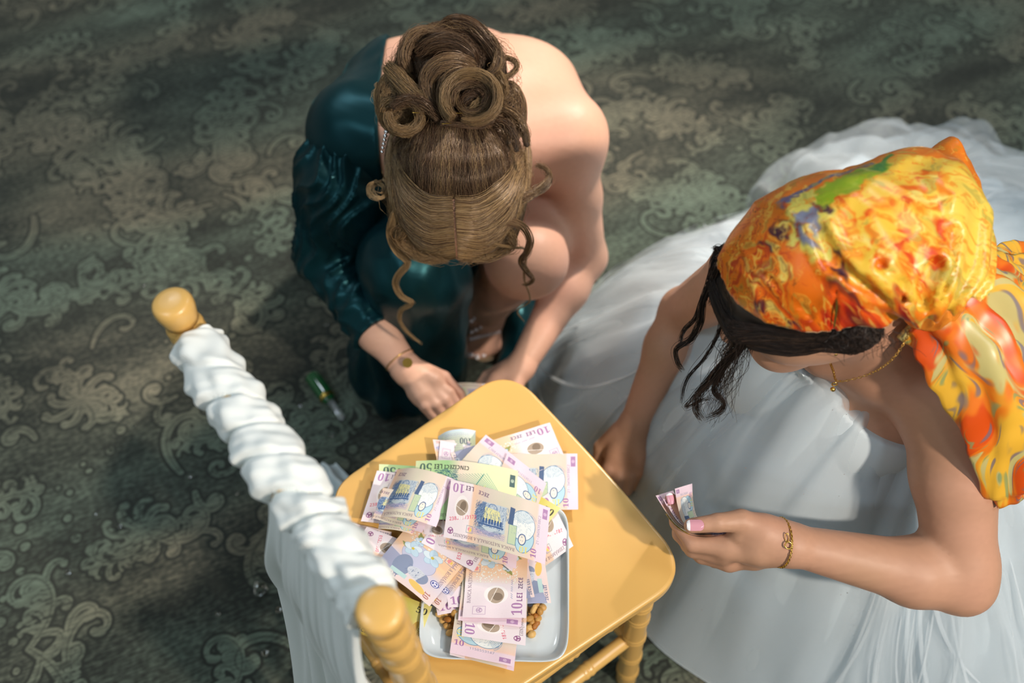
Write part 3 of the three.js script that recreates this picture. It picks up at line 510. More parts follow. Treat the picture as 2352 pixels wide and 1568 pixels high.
// ---------------------------------------------------------------- hair tools
class Strands {
  constructor() { this.pos = []; this.nor = []; this.col = []; this.idx = []; this.n = 0; }
  add(pts, r0, r1, color, ns = 3) {
    const n = pts.length; let nn = V(0.3, 1, 0.2); const T = V(0, 0, 0), N = V(0, 0, 0), B = V(0, 0, 0);
    for (let i = 0; i < n; i++) {
      T.copy(pts[Math.min(n - 1, i + 1)]).sub(pts[Math.max(0, i - 1)]).normalize();
      N.copy(nn).addScaledVector(T, -nn.dot(T)).normalize(); if (!(N.lengthSq() > 0.5)) N.set(1, 0, 0); nn.copy(N); B.crossVectors(T, N);
      const t = i / (n - 1), r = lerp(r0, r1, t * t) * (t < 0.03 ? 0.6 : 1);
      for (let k = 0; k < ns; k++) { const a = k / ns * 6.2832, c = Math.cos(a), s = Math.sin(a), x = N.x * c + B.x * s, y = N.y * c + B.y * s, z = N.z * c + B.z * s; this.pos.push(pts[i].x + x * r, pts[i].y + y * r, pts[i].z + z * r); this.nor.push(x, y, z); this.col.push(color[0], color[1], color[2]); }
      if (i) for (let k = 0; k < ns; k++) { const a = this.n + (i - 1) * ns + k, b = this.n + (i - 1) * ns + (k + 1) % ns, c = a + ns, d = b + ns; this.idx.push(a, b, d, a, d, c); }
    }
    this.n += n * ns;
  }
  // a lock: strands that follow one guide, spread over an oval section (side across, deep along `face`)
  lock(guide, count, side, deep, tone, { face = FW.clone().negate(), seg = 22, r = 0.0003, frizz = 0.0016, taper = 0.35, fan = 0, start = 0.02 } = {}) {
    const cv = new THREE.CatmullRomCurve3(guide, false, 'centripetal'), C = [], S = [], D = [];
    for (let i = 0; i <= seg; i++) { const t = i / seg; C.push(cv.getPoint(t)); const T = cv.getTangent(t); const s = T.clone().cross(face).normalize(); S.push(s); D.push(s.clone().cross(T).normalize()); }
    for (let k = 0; k < count; k++) {
      const a = rr(0, 6.2832), q = Math.sqrt(rnd()), x = Math.cos(a) * q, y = Math.sin(a) * q, sh = rr(0, 1000), col = tone(), pts = [], t0 = rnd() < 0.5 ? 0 : rr(0, start), t1 = rr(0.9, 1), fr = frizz * (rnd() < 0.12 ? 3 : 1);
      for (let i = 0; i <= seg; i++) {
        const t = lerp(t0, t1, i / seg) * seg, j = Math.min(seg - 1, Math.floor(t)), f = t - j, w = i / seg;
        const env = (1 - taper * w) * (0.75 + 0.25 * Math.sin(Math.PI * w)) + fan * w * w;
        const p = C[j].clone().lerp(C[j + 1], f), s = S[j], d = D[j];
        p.addScaledVector(s, x * side * env + fr * n2(sh, w * 2.2)).addScaledVector(d, y * deep * env + fr * n2(sh + 77, w * 2.2)); pts.push(p);
      }
      this.add(pts, r, r * 0.45, col);
    }
  }
  geometry() { const g = new THREE.BufferGeometry(); g.setAttribute('position', new THREE.Float32BufferAttribute(this.pos, 3)); g.setAttribute('normal', new THREE.Float32BufferAttribute(this.nor, 3)); g.setAttribute('color', new THREE.Float32BufferAttribute(this.col, 3)); g.setIndex(this.idx); return g; }
}
const toneMix = (a, b, c = null, pc = 0) => () => { const s = c && rnd() < pc ? c : a, t = rnd(), k = rr(0.85, 1.15); return [0, 1, 2].map((i) => lerp(s[i], b[i], t) * k); };
const skinTone = (base, warm, scale = 9) => (x, y, z, o) => { const t = 0.5 + 0.5 * n3(x * scale, y * scale, z * scale), f = 1 + 0.03 * n3(x * 120, y * 120, z * 120); for (let i = 0; i < 3; i++) o[i] = lerp(base[i], warm[i], t) * f; };
const skinMat = new THREE.MeshPhysicalMaterial({ color: 0xffffff, vertexColors: true, roughness: 0.48, sheen: 0.25, sheenRoughness: 0.5, sheenColor: new THREE.Color(0.9, 0.6, 0.5), specularIntensity: 0.6 });
const goldMetal = std(0xe2bd62, 0.22, { metalness: 1 });
// a hand: palm from wrist towards the fingers, five chains of joints
function handPrims(chains, k = 0.006) { const o = []; for (const c of chains) for (let i = 0; i < c.length - 1; i++) o.push(cone(c[i][0], c[i + 1][0], c[i][1], c[i + 1][1], i === 0 ? k * 1.4 : k * 0.5)); return o; }

// ---------------------------------------------------------------- bridesmaid in dark green velvet
{
  const who = thing('person', 'crouching person in dark green one-sleeved velvet dress, curled brown updo, counting money', 'person');
  const base = [0.60, 0.36, 0.255], warm = [0.67, 0.375, 0.275];
  // joints
  const shL = P(1298, 322, 0.55), elL = P(1343, 590, 0.30), wrL = P(1196, 842, 0.215), shR = P(812, 312, 0.55), elR = P(752, 592, 0.36), cuR = P(866, 760, 0.325), wrR = P(936, 850, 0.30);
  const neck = V(-0.086, 0.585, -1.185), mid = V(-0.088, 0.535, -1.465), pel = V(-0.088, 0.29, -1.62);
  const C = V(-0.077, 0.668, -1.012), U = V(0, 0.69, 0.724).normalize(), F = V(0, -0.724, 0.69).normalize(), R = V(1, 0, 0);
  const kneeL = P(1207, 592, 0.405), hipL = V(0.0, 0.27, -1.44), ankL = P(1118, 722, 0.075), kneeR = P(945, 610, 0.42), hipR = V(-0.17, 0.27, -1.45);
  const spine = mid.clone().sub(pel).normalize(), dep = spine.clone().cross(R).normalize();
  const torso = [
    ell(mid.clone().lerp(neck, 0.42).add(V(0, -0.025, 0.02)), R, neck.clone().sub(mid).normalize(), neck.clone().sub(mid).normalize().cross(R).normalize(), 0.158, 0.172, 0.116, 0.04),
    ell(mid.clone().lerp(pel, 0.45), R, spine, dep, 0.135, 0.16, 0.105, 0.05),
    cone(neck, shL, 0.048, 0.05, 0.05), cone(neck, shR, 0.048, 0.05, 0.05),
    cone(V(0.035, 0.515, -1.39), shL.clone().add(V(-0.012, -0.015, -0.03)), 0.088, 0.064, 0.1), cone(V(-0.21, 0.515, -1.39), shR.clone().add(V(0.012, -0.015, -0.03)), 0.088, 0.064, 0.1), cone(neck.clone().add(V(0.09, -0.05, -0.13)), shL.clone().add(V(-0.02, -0.02, -0.03)), 0.062, 0.046, 0.05), cone(neck.clone().add(V(-0.09, -0.05, -0.13)), shR.clone().add(V(0.02, -0.02, -0.03)), 0.062, 0.046, 0.05),   // shoulder blades
    cone(neck, C.clone().addScaledVector(U, -0.05).addScaledVector(F, -0.035), 0.052, 0.05, 0.04),
  ];
  const armL = [cone(shL, shL.clone().lerp(elL, 0.45), 0.052, 0.0455, 0.03), cone(shL.clone().lerp(elL, 0.45), elL, 0.0455, 0.039, 0.02), cone(elL, elL.clone().lerp(wrL, 0.3), 0.0385, 0.039, 0.02), cone(elL.clone().lerp(wrL, 0.3), wrL, 0.039, 0.0245, 0.02)];
  const handAt = (w, dirPx, side) => {   // a loosely closed hand
    const d = dirPx.clone().normalize(), up = V(0, 1, 0), s = d.clone().cross(up).normalize().multiplyScalar(side), q = (f, l, u) => w.clone().addScaledVector(d, f).addScaledVector(s, l).addScaledVector(up, u);
    const ch = [[[q(0, 0, 0), 0.024], [q(0.045, 0.018, 0.004), 0.017]], [[q(0, 0, 0), 0.024], [q(0.05, -0.014, 0.002), 0.017]]];
    [[0.024, 0.078, 0.010], [0.008, 0.084, 0.0105], [-0.009, 0.08, 0.01], [-0.024, 0.07, 0.0088]].forEach(([l, f, r]) => ch.push([[q(0.04, l * 0.8, 0), r * 1.35], [q(f, l, 0.004), r], [q(f + 0.034, l * 0.9, -0.012), r * 0.9], [q(f + 0.044, l * 0.8, -0.036), r * 0.8]]));
    ch.push([[q(0.015, 0.02, -0.002), 0.0155], [q(0.045, 0.042, -0.012), 0.0125], [q(0.078, 0.046, -0.022), 0.0105], [q(0.1, 0.038, -0.03), 0.0088]]);
    return handPrims(ch);
  };
  const hL = handAt(wrL, P(1120, 935, 0.19).sub(wrL), 1), hR = handAt(wrR, P(1022, 940, 0.275).sub(wrR), -1);
  const foreR = [cone(elR, cuR, 0.036, 0.034, 0.02), cone(cuR, wrR, 0.0335, 0.0245, 0.02)];
  const legs = [cone(hipL, kneeL.clone().lerp(hipL, 0.35), 0.098, 0.088, 0.03), cone(kneeL.clone().lerp(hipL, 0.35), kneeL, 0.088, 0.066, 0.03), ell(kneeL.clone().add(V(0.004, 0.006, 0.012)), R, V(0, 1, 0), V(0, 0, 1), 0.064, 0.06, 0.06, 0.03), cone(kneeL.clone().add(V(-0.01, -0.03, -0.02)), ankL.clone().lerp(kneeL, 0.45).add(V(0, 0, -0.02)), 0.056, 0.052, 0.03), cone(ankL.clone().lerp(kneeL, 0.45).add(V(0, 0, -0.02)), ankL, 0.05, 0.034, 0.02)];
  const heel = P(1112, 716, 0.04), ball_ = P(1112, 790, 0.028);
  const foot = [cone(ankL, heel, 0.034, 0.03, 0.02), cone(ankL, ball_, 0.034, 0.024, 0.03), cone(ball_.clone().add(V(-0.02, 0, 0)), ball_.clone().add(V(0.022, 0, -0.004)), 0.019, 0.018, 0.02)];
  for (let k = 0; k < 5; k++) foot.push(cone(ball_.clone().add(V(-0.03 + k * 0.0155, -0.004, 0.004)), P(1082 + k * 14.5, 815 - Math.abs(k - 1) * 5 - (k > 2 ? (k - 2) * 4 : 0), 0.018), 0.012, k === 0 ? 0.0115 : 0.0085, 0.008));
  const headP = [
    ell(C.clone().addScaledVector(U, 0.01), R, F, U, 0.074, 0.093, 0.1, 0.03), ell(C.clone().addScaledVector(U, -0.055).addScaledVector(F, 0.03), R, F, U, 0.06, 0.062, 0.07, 0.04),
    cone(C.clone().addScaledVector(F, 0.088).addScaledVector(U, -0.01), C.clone().addScaledVector(F, 0.1).addScaledVector(U, -0.05), 0.007, 0.0115, 0.014), ball(C.clone().addScaledVector(F, 0.078).addScaledVector(U, -0.115), 0.022, 0.03), cone(C.clone().addScaledVector(F, 0.09).addScaledVector(U, -0.078).addScaledVector(R, -0.015), C.clone().addScaledVector(F, 0.09).addScaledVector(U, -0.078).addScaledVector(R, 0.015), 0.008, 0.008, 0.01),
    ell(C.clone().addScaledVector(R, 0.076).addScaledVector(U, -0.03).addScaledVector(F, -0.01), R, F, U, 0.01, 0.02, 0.03, 0.008), ell(C.clone().addScaledVector(R, -0.076).addScaledVector(U, -0.03).addScaledVector(F, -0.01), R, F, U, 0.01, 0.02, 0.03, 0.008),
  ];
  for (const s of [-1, 1]) { const e = ball(C.clone().addScaledVector(F, 0.094).addScaledVector(U, -0.012).addScaledVector(R, s * 0.032), 0.013, 0.012); e.neg = true; headP.push(e, ball(C.clone().addScaledVector(F, 0.079).addScaledVector(U, -0.014).addScaledVector(R, s * 0.031), 0.0125, 0.004)); }
  const bodyPrims = [...torso, ...armL, ...legs, ...foreR];
  const bodyF = field(bodyPrims);
  const skin = [nets(bodyF, boundsOf(bodyPrims, 0.012), 0.0065)];
  for (const [pr, cell] of [[[...hL, cone(wrL, wrL.clone().lerp(elL, 0.1), 0.0245, 0.026, 0.01)], 0.0028], [[...hR, cone(wrR, wrR.clone().lerp(cuR, 0.1), 0.0245, 0.026, 0.01)], 0.0028], [foot, 0.0028], [headP, 0.004]]) skin.push(nets(field(pr), boundsOf(pr, 0.008), cell));
  { const d1 = C.clone().sub(EYE).dot(FW), part = sweep([452, 480, 510, 540, 566, 586].map((y) => { const dy = (y - 428) / 166; return PD(1046 + (y - 530) * 0.05, y, d1 - 0.122 * Math.sqrt(Math.max(0, 1 - dy * dy)) + 0.003); }), 0.0045, 24, 10); part.deleteAttribute('uv'); skin.push(part); }   // scalp along the parting
  const body = mesh('body', colored(mergeIndexed(skin), skinTone(base, warm)), skinMat, who);
  for (let k = 0; k < 5; k++) { const q = P(1082 + k * 14.5, 819 - Math.abs(k - 1) * 5 - (k > 2 ? (k - 2) * 4 : 0), 0.026); mesh('toenail', new THREE.SphereGeometry(1, 10, 8).scale(k === 0 ? 0.0075 : 0.0048, 0.003, 0.0065).translate(q.x, q.y, q.z), std(0xf2f0f6, 0.2), body); }

  // ---- velvet dress
  const velvet = new THREE.MeshPhysicalMaterial({ color: new THREE.Color(0.002, 0.016, 0.021), roughness: 0.36, sheen: 0.6, sheenRoughness: 0.3, sheenColor: new THREE.Color(0.015, 0.15, 0.18), specularIntensity: 1, specularColor: new THREE.Color(0.25, 0.8, 0.9) });
  const folds = (d, x, y, z, o, dir, freq, amp) => { const t = (x - o.x) * dir.x + (y - o.y) * dir.y + (z - o.z) * dir.z; return d - amp * (Math.sin(t * freq + 2.6 * n3(x * 11, y * 11, z * 11)) * 0.6 + 0.7 * (1 - Math.abs(n3(x * 16, y * 16, z * 16 + 4)) * 2) * 0.5); };
  const upDir = elR.clone().sub(shR).normalize(), loDir = cuR.clone().sub(elR).normalize();
  const puff = shR.clone().lerp(elR, 0.32);
  const sleeveP = [cone(shR.clone().add(V(0.012, 0.0, 0.0)), puff, 0.062, 0.078, 0.04), cone(puff, elR.clone().lerp(puff, 0.25), 0.076, 0.054, 0.03), cone(elR.clone().lerp(puff, 0.2), elR, 0.052, 0.05, 0.03), cone(elR, cuR, 0.049, 0.044, 0.03), ball(P(790, 470, 0.47), 0.062, 0.04), ball(P(822, 500, 0.45), 0.045, 0.04)];
  const sleeveF = field(sleeveP, (d, x, y, z) => {
    const tu = (x - shR.x) * upDir.x + (y - shR.y) * upDir.y + (z - shR.z) * upDir.z, lower = smooth(0.2, 0.3, tu);
    let r = folds(d, x, y, z, elR, loDir, 150, 0.0032 * lower + 0.0015);
    const g = (x - shR.x) * 0.75 + (z - shR.z) * 0.6; const wv = g * 120 + 3.2 * n3(x * 7, y * 7, z * 7), sharp = 1 - Math.pow(Math.abs(Math.sin(wv)), 0.7); r -= (1 - lower) * (0.0085 * sharp * smooth(-0.07, 0.0, tu) + 0.004 * n3(x * 18, y * 9, z * 18)); r -= 0.0032 * lower * (1 - Math.pow(Math.abs(Math.sin((tu + 0.3 * g) * 95 + 2.5 * n3(x * 10, y * 10, z * 10))), 0.6));
    const c = (x - cuR.x) * loDir.x + (y - cuR.y) * loDir.y + (z - cuR.z) * loDir.z;   // the cuff ends the sleeve
    return Math.max(r, c - 0.004);
  });
  mesh('sleeve', nets(sleeveF, boundsOf(sleeveP, 0.02), 0.0042), velvet, who);
  // bodice: follows the torso on the sleeved side
  const e1 = P(907, 82, 0.545), e2 = P(868, 345, 0.6), e3 = neck.clone().add(V(0.0, 0.05, 0.02));
  const cutN = e2.clone().sub(e1).cross(V(0, 1, 0.6)).normalize(); if (cutN.x < 0) cutN.negate();
  const torsoF = field([...torso, ball(shR.clone().add(V(0.02, -0.005, -0.02)), 0.058, 0.05)]);
  const bodiceF = (x, y, z) => {
    const d = torsoF(x, y, z) - 0.008 - 0.0018 * n3(x * 14, y * 14, z * 14);
    const c = (x - e1.x) * cutN.x + (y - e1.y) * cutN.y + (z - e1.z) * cutN.z, low = (x - pel.x) * spine.x + (y - pel.y) * spine.y + (z - pel.z) * spine.z - 0.1;   // bare shoulder and upper back; below the waist all round
    return Math.max(d, Math.min(c, Math.max(low, -1)));
  };
  mesh('bodice', nets(bodiceF, boundsOf(torso, 0.03), 0.006), velvet, who);
  const front = P(1016, 640, 0.40), frontLow = P(1030, 862, 0.05);
  const skirtP = [cone(hipR, kneeR, 0.13, 0.078, 0.06), cone(kneeR, P(965, 850, 0.05), 0.078, 0.078, 0.05), cone(front, frontLow, 0.045, 0.042, 0.04), cone(kneeR.clone().add(V(-0.02, -0.1, 0)), P(872, 868, 0.045), 0.055, 0.045, 0.05), cone(P(850, 800, 0.06), P(905, 905, 0.035), 0.042, 0.042, 0.05), ell(V(-0.09, 0.2, -1.53), R, V(0, 1, 0), V(0, 0, 1), 0.2, 0.2, 0.17, 0.06), cone(V(-0.25, 0.05, -1.35), V(0.08, 0.05, -1.42), 0.06, 0.06, 0.08), cone(hipL.clone().add(V(0.02, -0.11, 0)), P(1185, 745, 0.03), 0.05, 0.035, 0.05), cone(P(1196, 735, 0.05), P(1168, 850, 0.008), 0.04, 0.028, 0.03), cone(P(1150, 690, 0.06), P(1150, 740, 0.03), 0.03, 0.03, 0.03)];
  const skirtF = field(skirtP, (d, x, y, z) => { const a = Math.atan2(z + 1.25, x + 0.2); return Math.max(d - 0.006 * Math.sin(x * 95 + 2.5 * n3(x * 5, y * 3, z * 5)) * smooth(0.46, 0.2, y) - 0.003 * n3(x * 20, y * 8, z * 20), -y + 0.004); });
  mesh('skirt', nets(skirtF, boundsOf(skirtP, 0.03), 0.006), velvet, who);

  // ---- sandal, earring, bracelet
  const sole = cone(P(1112, 712, 0.012), P(1112, 828, 0.008), 0.026, 0.036); void sole;
  const shoe = mesh('sandal', gridGeo(40, 3, (u, v, q) => { const a = u * 6.2832, k = [0, 1, 1, 0][Math.round(v * 3)], y = [0.012, 0.012, 0.002, 0.002][Math.round(v * 3)]; q.copy(P(1112, 772 + 58 * Math.sin(a) * k, y)); q.x += Math.cos(a) * k * (0.036 + 0.008 * Math.sin(a)); q.y = y; }, true), std(0x8a7a62, 0.5), who);
  const gem = new THREE.OctahedronGeometry(1, 1), gemMat = std(0xf8f6ff, 0.12, { clearcoat: 1, sheen: 0 });
  const strap = (a, b, n, lift) => { const pts = []; for (let i = 0; i <= 8; i++) { const t = i / 8, q = P(lerp(a[0], b[0], t), lerp(a[1], b[1], t), lift + 0.016 * Math.sin(Math.PI * (0.15 + 0.7 * t))); pts.push(q); } const s = mesh('strap', sweep(pts, 0.0022, 16, 6), std(0xb9b2b0, 0.3, { metalness: 0.6 }), shoe); const cv = new THREE.CatmullRomCurve3(pts); for (let i = 0; i < n; i++) { const q = cv.getPoint((i + 0.5) / n), r = rr(0.0028, 0.004); mesh('rhinestone', gem.clone().scale(r, r, r).rotateX(rnd() * 3).rotateY(rnd() * 3).translate(q.x, q.y + 0.002, q.z), gemMat, s); } };
  strap([1078, 781], [1150, 762], 9, 0.052); strap([1078, 766], [1160, 726], 8, 0.068); strap([1080, 742], [1118, 703], 6, 0.09);
  const ear = PD(889, 318, 1.35); const er = mesh('earring', merge([0, 1, 2, 3, 4, 5].map((k) => new THREE.OctahedronGeometry(0.0034 - k * 0.0002, 1).translate(ear.x - k * 0.0012, ear.y - k * 0.0035 + 0.012, ear.z + k * 0.0042))), std(0xf2f4fa, 0.08, { metalness: 1 }), who); er.userData.label = 'glittering silver drop earring';
  const bw = P(936, 833, 0.338); const br = mesh('bracelet', new THREE.TorusGeometry(0.0285, 0.0009, 8, 40), goldMetal, who); br.userData.label = 'thin gold bracelet with a flat charm';
  br.geometry.applyQuaternion(new THREE.Quaternion().setFromUnitVectors(V(0, 0, 1), wrR.clone().sub(cuR).normalize())); const bc = cuR.clone().lerp(wrR, 0.75); br.geometry.translate(bc.x, bc.y, bc.z);
  mesh('charm', new THREE.CylinderGeometry(0.0085, 0.0085, 0.0016, 20).rotateX(0.6).translate(bw.x, bw.y, bw.z), goldMetal, br);

  // ---- hair
  const d0 = C.clone().sub(EYE).dot(FW), H = (x, y, lift) => PD(x, y, d0 - lift), pxm = FOCAL / d0;
  const cap = (x, y, k = 1) => { const dx = (x - 1050) / (158 * k), dy = (y - 428) / (166 * k), q = 1 - dx * dx - dy * dy; return q > 0 ? 0.122 * Math.sqrt(q) : -0.06 * Math.sqrt(-q); };
  const dark = [0.038, 0.022, 0.014], brown = [0.125, 0.072, 0.042], golden = [0.33, 0.215, 0.10], ash = [0.19, 0.125, 0.07];
  const tBrown = toneMix(dark, brown, ash, 0.3), tMid = toneMix(brown, ash, golden, 0.25), tGold = toneMix(ash, golden, brown, 0.15), tBlond = toneMix(golden, [0.42, 0.29, 0.15], ash, 0.3);
  const st = new Strands(), cores = [];
  const cp = 5.2275, c = (x, y, l) => H(850 + x / cp, 40 + y / cp, l), m = (v) => v / cp / pxm;
  const lock = (pts, width, deep, n, tone, o = {}) => { const g = pts.map(([x, y, l]) => c(x, y, l)); st.lock(g, Math.round(n * 2.3), m(width) / 2, deep / 2, tone, { seg: 22, frizz: 0.0022, ...o }); cores.push(sweep(g, (v) => m(width) * 0.34 * (1 - 0.3 * v), 28, 10, { flat: 1, upHint: FW.clone().negate() })); };
  // combed-back crown
  for (let k = 0; k < 3200; k++) {
    const s = rr(-1, 1), e = s * 152 * (0.97 + rr(-0.03, 0.03)), x0 = 1045 + s * 78 + rr(-6, 6), y0 = 262 + Math.abs(s) * 14 + rr(-8, 6), x2 = 1050 + e, y2 = 466 - s * s * 112 + rr(-9, 9) - 16 * Math.exp(-Math.pow((s + 0.05) * 9, 2));
    const sh = rr(0, 500), up = rr(-0.004, 0.004), fr = rnd() < 0.1 ? 4 : 1, pts = [];
    for (let i = 0; i <= 16; i++) { const t = i / 16, b = Math.sin(Math.PI * t) * 18 * s + rr(-3, 3), x = lerp(x0, x2, Math.pow(t, 0.85)) + b + fr * 2.4 * n2(sh, t * 2.6), y = lerp(y0, y2, t) + fr * 1.6 * n2(sh + 9, t * 2); pts.push(H(x, y, (y < 335 ? lerp(cap(x, 335), 0.088 - 0.05 * s * s, clamp((335 - y) / 75)) : cap(x, y)) + up + 0.017 * Math.sin(Math.PI * Math.min(1, t * 1.02)))); }
    st.add(pts, 0.00031, 0.0002, (n2(s * 7, 4.4) + rr(-0.5, 0.5) > 0.05 ? tMid : tBrown)());
  }
  // fringe swept from the parting to both sides and back
  for (const s of [-1, 1]) for (let k = 0; k < 1900; k++) {
    const y0 = lerp(452 + rr(-8, 8), 594, Math.pow(rnd(), 0.8)), q = clamp((y0 - 474) / 118), sh = rr(0, 900), fr = rnd() < 0.14 ? 6 : 2.2, up = rr(-0.003, 0.006), w = rr(-7, 7), part = 1046 + (y0 - 530) * 0.05 + s * rr(1.5, 5);
    const A = [[part, y0], [part + s * 58, y0 - 2 + q * 10 + w * 0.4], [1046 + s * (118 + q * 6), y0 - 48 + q * 18 + w], [1050 + s * (152 + w * 0.7), y0 - 112 + w], [1052 + s * (162 + w * 0.6), 372 + q * 26 + w], [1052 + s * (150 + w * 0.6), 306 + w], [1048 + s * (108 + w), 278 + w]];
    const cv = new THREE.CatmullRomCurve3(A.map(([x, y]) => V(x, y, 0)), false, 'centripetal'), pts = [], end = rnd() < 0.2 ? rr(0.45, 0.9) : 1;
    for (let i = 0; i <= 20; i++) { const t = i / 20 * end, p = cv.getPoint(t), wv = 7 * n2(y0 * 0.045 + s * 20, t * 2.4) * Math.min(1, t * 4), x = p.x + fr * n2(sh, t * 3) * Math.min(1, t * 4), y = p.y + wv + fr * n2(sh + 5, t * 3) * Math.min(1, t * 4); pts.push(H(x, y, cap(x, y, 1 + 0.03 * q) + up + 0.002 + 0.007 * Math.sin(Math.PI * t) * (0.4 + q))); }
    st.add(pts, 0.0003, 0.00018, (rnd() < 0.45 ? tGold : rnd() < 0.45 ? tBlond : rnd() < 0.7 ? tMid : tBrown)());
  }
  // short hair laid round the base of the updo
  
  const thatch = (E2, ex, ef, eu, n, tone) => { for (let k = 0; k < n; k++) { const a0 = rr(0, 6.283), tilt = rr(0.1, 1.35), pts = [], sw = rr(0.5, 1.4) * (rnd() < 0.5 ? -1 : 1), sh = rr(0, 99), kk = rr(1.0, 1.06); for (let i = 0; i <= 10; i++) { const w = i / 10, a = a0 + sw * w, e = tilt + 0.3 * Math.sin(w * 3 + sh) * 0.5; pts.push(E2.clone().addScaledVector(R, Math.cos(a) * Math.cos(e) * ex * kk).addScaledVector(F, Math.sin(a) * Math.cos(e) * ef * kk).addScaledVector(U, Math.sin(e) * eu * kk + 0.002)); } st.add(pts, 0.00034, 0.0002, tone()); } };
  thatch(c(960, 640, .014), m(1280) / 2, m(1080) / 2, 0.048, 1500, tBrown); thatch(c(1650, 1150, .02), m(450) / 2, m(720) / 2, 0.042, 700, tMid); thatch(c(360, 1020, .03), m(560) / 2, m(760) / 2, 0.04, 800, tGold);
  // pinned curls of the updo
  const ring = (cx, cy, r0, r1, a0, a1, l0, l1, n = 12) => Array.from({ length: n }, (_, i) => { const t = i / (n - 1), a = lerp(a0, a1, t), r = lerp(r0, r1, t); return [cx + Math.cos(a) * r, cy + Math.sin(a) * r * 0.92, lerp(l0, l1, t)]; });
  lock([[880, 150, .03], [1010, 70, .045], [1210, 110, .05], [1370, 260, .055], [1500, 430, .055], [1560, 640, .05], [1600, 860, .045]], 250, 0.04, 170, tBrown);
  lock([[1280, 150, .03], [1440, 300, .045], [1540, 470, .06], [1500, 620, .07], [1420, 690, .07]], 170, 0.03, 110, tMid);
  lock([[450, 660, .055], [400, 470, .065], [470, 270, .065], [640, 160, .055], [820, 200, .05]], 170, 0.03, 150, tMid);
  lock([[600, 440, .06], [760, 320, .075], [1010, 300, .085], [1200, 420, .085], [1260, 590, .07]], 230, 0.03, 190, tBrown);
  lock([[1220, 610, .085], [1030, 540, .1], [820, 580, .105], [690, 740, .1], [720, 980, .095], [860, 1230, .085]], 250, 0.03, 240, tMid);
  lock([[1250, 640, .08], [1060, 640, .105], [900, 740, .11], [830, 940, .105], [900, 1210, .095]], 80, 0.02, 80, tMid);
  lock([[225, 600, .05], [330, 720, .075], [470, 860, .09], [640, 1000, .095], [800, 1200, .085]], 230, 0.03, 170, tGold);
  lock(ring(1225, 975, 350, 300, 2.3, 2.3 + 6.0, .115, .11, 16), 120, 0.034, 230, tGold, { taper: 0.1 });
  lock(ring(1225, 985, 265, 170, 2.9, 2.9 + 6.8, .105, .085, 16), 95, 0.03, 150, tMid, { taper: 0.2 });
  lock([[1050, 1150, .075], [1120, 1000, .085], [1250, 930, .085], [1330, 1000, .08]], 150, 0.02, 60, tBrown); lock([[1190, 1140, .075], [1270, 1040, .088], [1330, 960, .085]], 90, 0.012, 40, tBlond);
  lock([[830, 1210, .09], [680, 1050, .1], [440, 985, .1], [255, 1090, .095]], 150, 0.028, 130, tBrown); lock(ring(425, 1190, 210, 165, 3.4, 3.4 - 5.6, .095, .085, 14), 110, 0.03, 160, tGold, { taper: 0.15 });
  lock([[300, 1000, .08], [180, 1090, .075], [150, 1230, .065], [230, 1340, .06]], 110, 0.02, 70, tGold); lock([[110, 790, .045], [75, 920, .045], [110, 1130, .045], [210, 1330, .05]], 70, 0.015, 50, tBlond);
  lock([[1540, 760, .06], [1690, 690, .06], [1765, 590, .058], [1720, 510, .055], [1610, 490, .055], [1510, 560, .055], [1500, 660, .055]], 50, 0.012, 60, tMid);
  lock([[1480, 640, .06], [1580, 740, .065], [1620, 900, .06], [1560, 1060, .06]], 120, 0.02, 70, tGold);
  lock([[1560, 1100, .055], [1720, 1180, .065], [1840, 1330, .07], [1890, 1560, .075]], 150, 0.02, 120, tMid); lock([[1500, 1230, .085], [1650, 1290, .09], [1740, 1450, .09], [1760, 1620, .085]], 120, 0.015, 80, tBrown);
  lock([[850, 1280, .1], [1050, 1290, .105], [1300, 1300, .1], [1500, 1240, .09]], 70, 0.012, 70, tBrown);
  // loose tendrils beside the face
  const T = (pts, w, n, tone, o = {}) => st.lock(pts.map(([x, y, l]) => H(x, y, l)), n, w / pxm / 2, w / pxm / 5, tone, { seg: 44, frizz: 0.0008, taper: 0.65, ...o });
  T([[918, 470, .06], [902, 508, .045], [896, 542, .02], [912, 578, 0], [937, 602, -.02], [914, 633, -.04], [908, 655, -.06], [922, 680, -.08], [948, 696, -.1], [922, 712, -.12], [919, 738, -.14], [942, 769, -.16], [972, 792, -.18]], 22, 70, tBlond);
  T([[1120, 510, .085], [1165, 508, .07], [1200, 520, .05], [1217, 548, .03], [1210, 580, .0], [1197, 600, -.02], [1210, 622, -.04], [1224, 642, -.06], [1214, 652, -.07], [1198, 654, -.08]], 26, 80, tMid); T([[1130, 560, .06], [1180, 568, .03], [1206, 575, -.02], [1204, 640, -.08], [1217, 690, -.13], [1188, 716, -.17], [1206, 740, -.2]], 8, 22, tGold);
  for (let k = 0; k < 7; k++) { const a = rr(0, 6.3); T(Array.from({ length: 9 }, (_, i) => { const t = i / 8, an = a + t * rr(4, 7), r = lerp(26, 10, t); return [868 + Math.cos(an) * r, 434 + Math.sin(an) * r, 0.03 + 0.02 * Math.sin(an)]; }), 7, 14, tBlond, { seg: 26 }); }
  for (let k = 0; k < 10; k++) { const q = rr(0, 1); T([[1195, 470 - q * 20, .06], [1232, 452 - q * 20, .04], [1262, 428 - q * 25, .02], [1268 - q * 20, 398 - q * 12, .02], [1240 - q * 14, 372 + q * 8, .03]], 9, 14, tMid, { seg: 20, frizz: 0.003 }); }
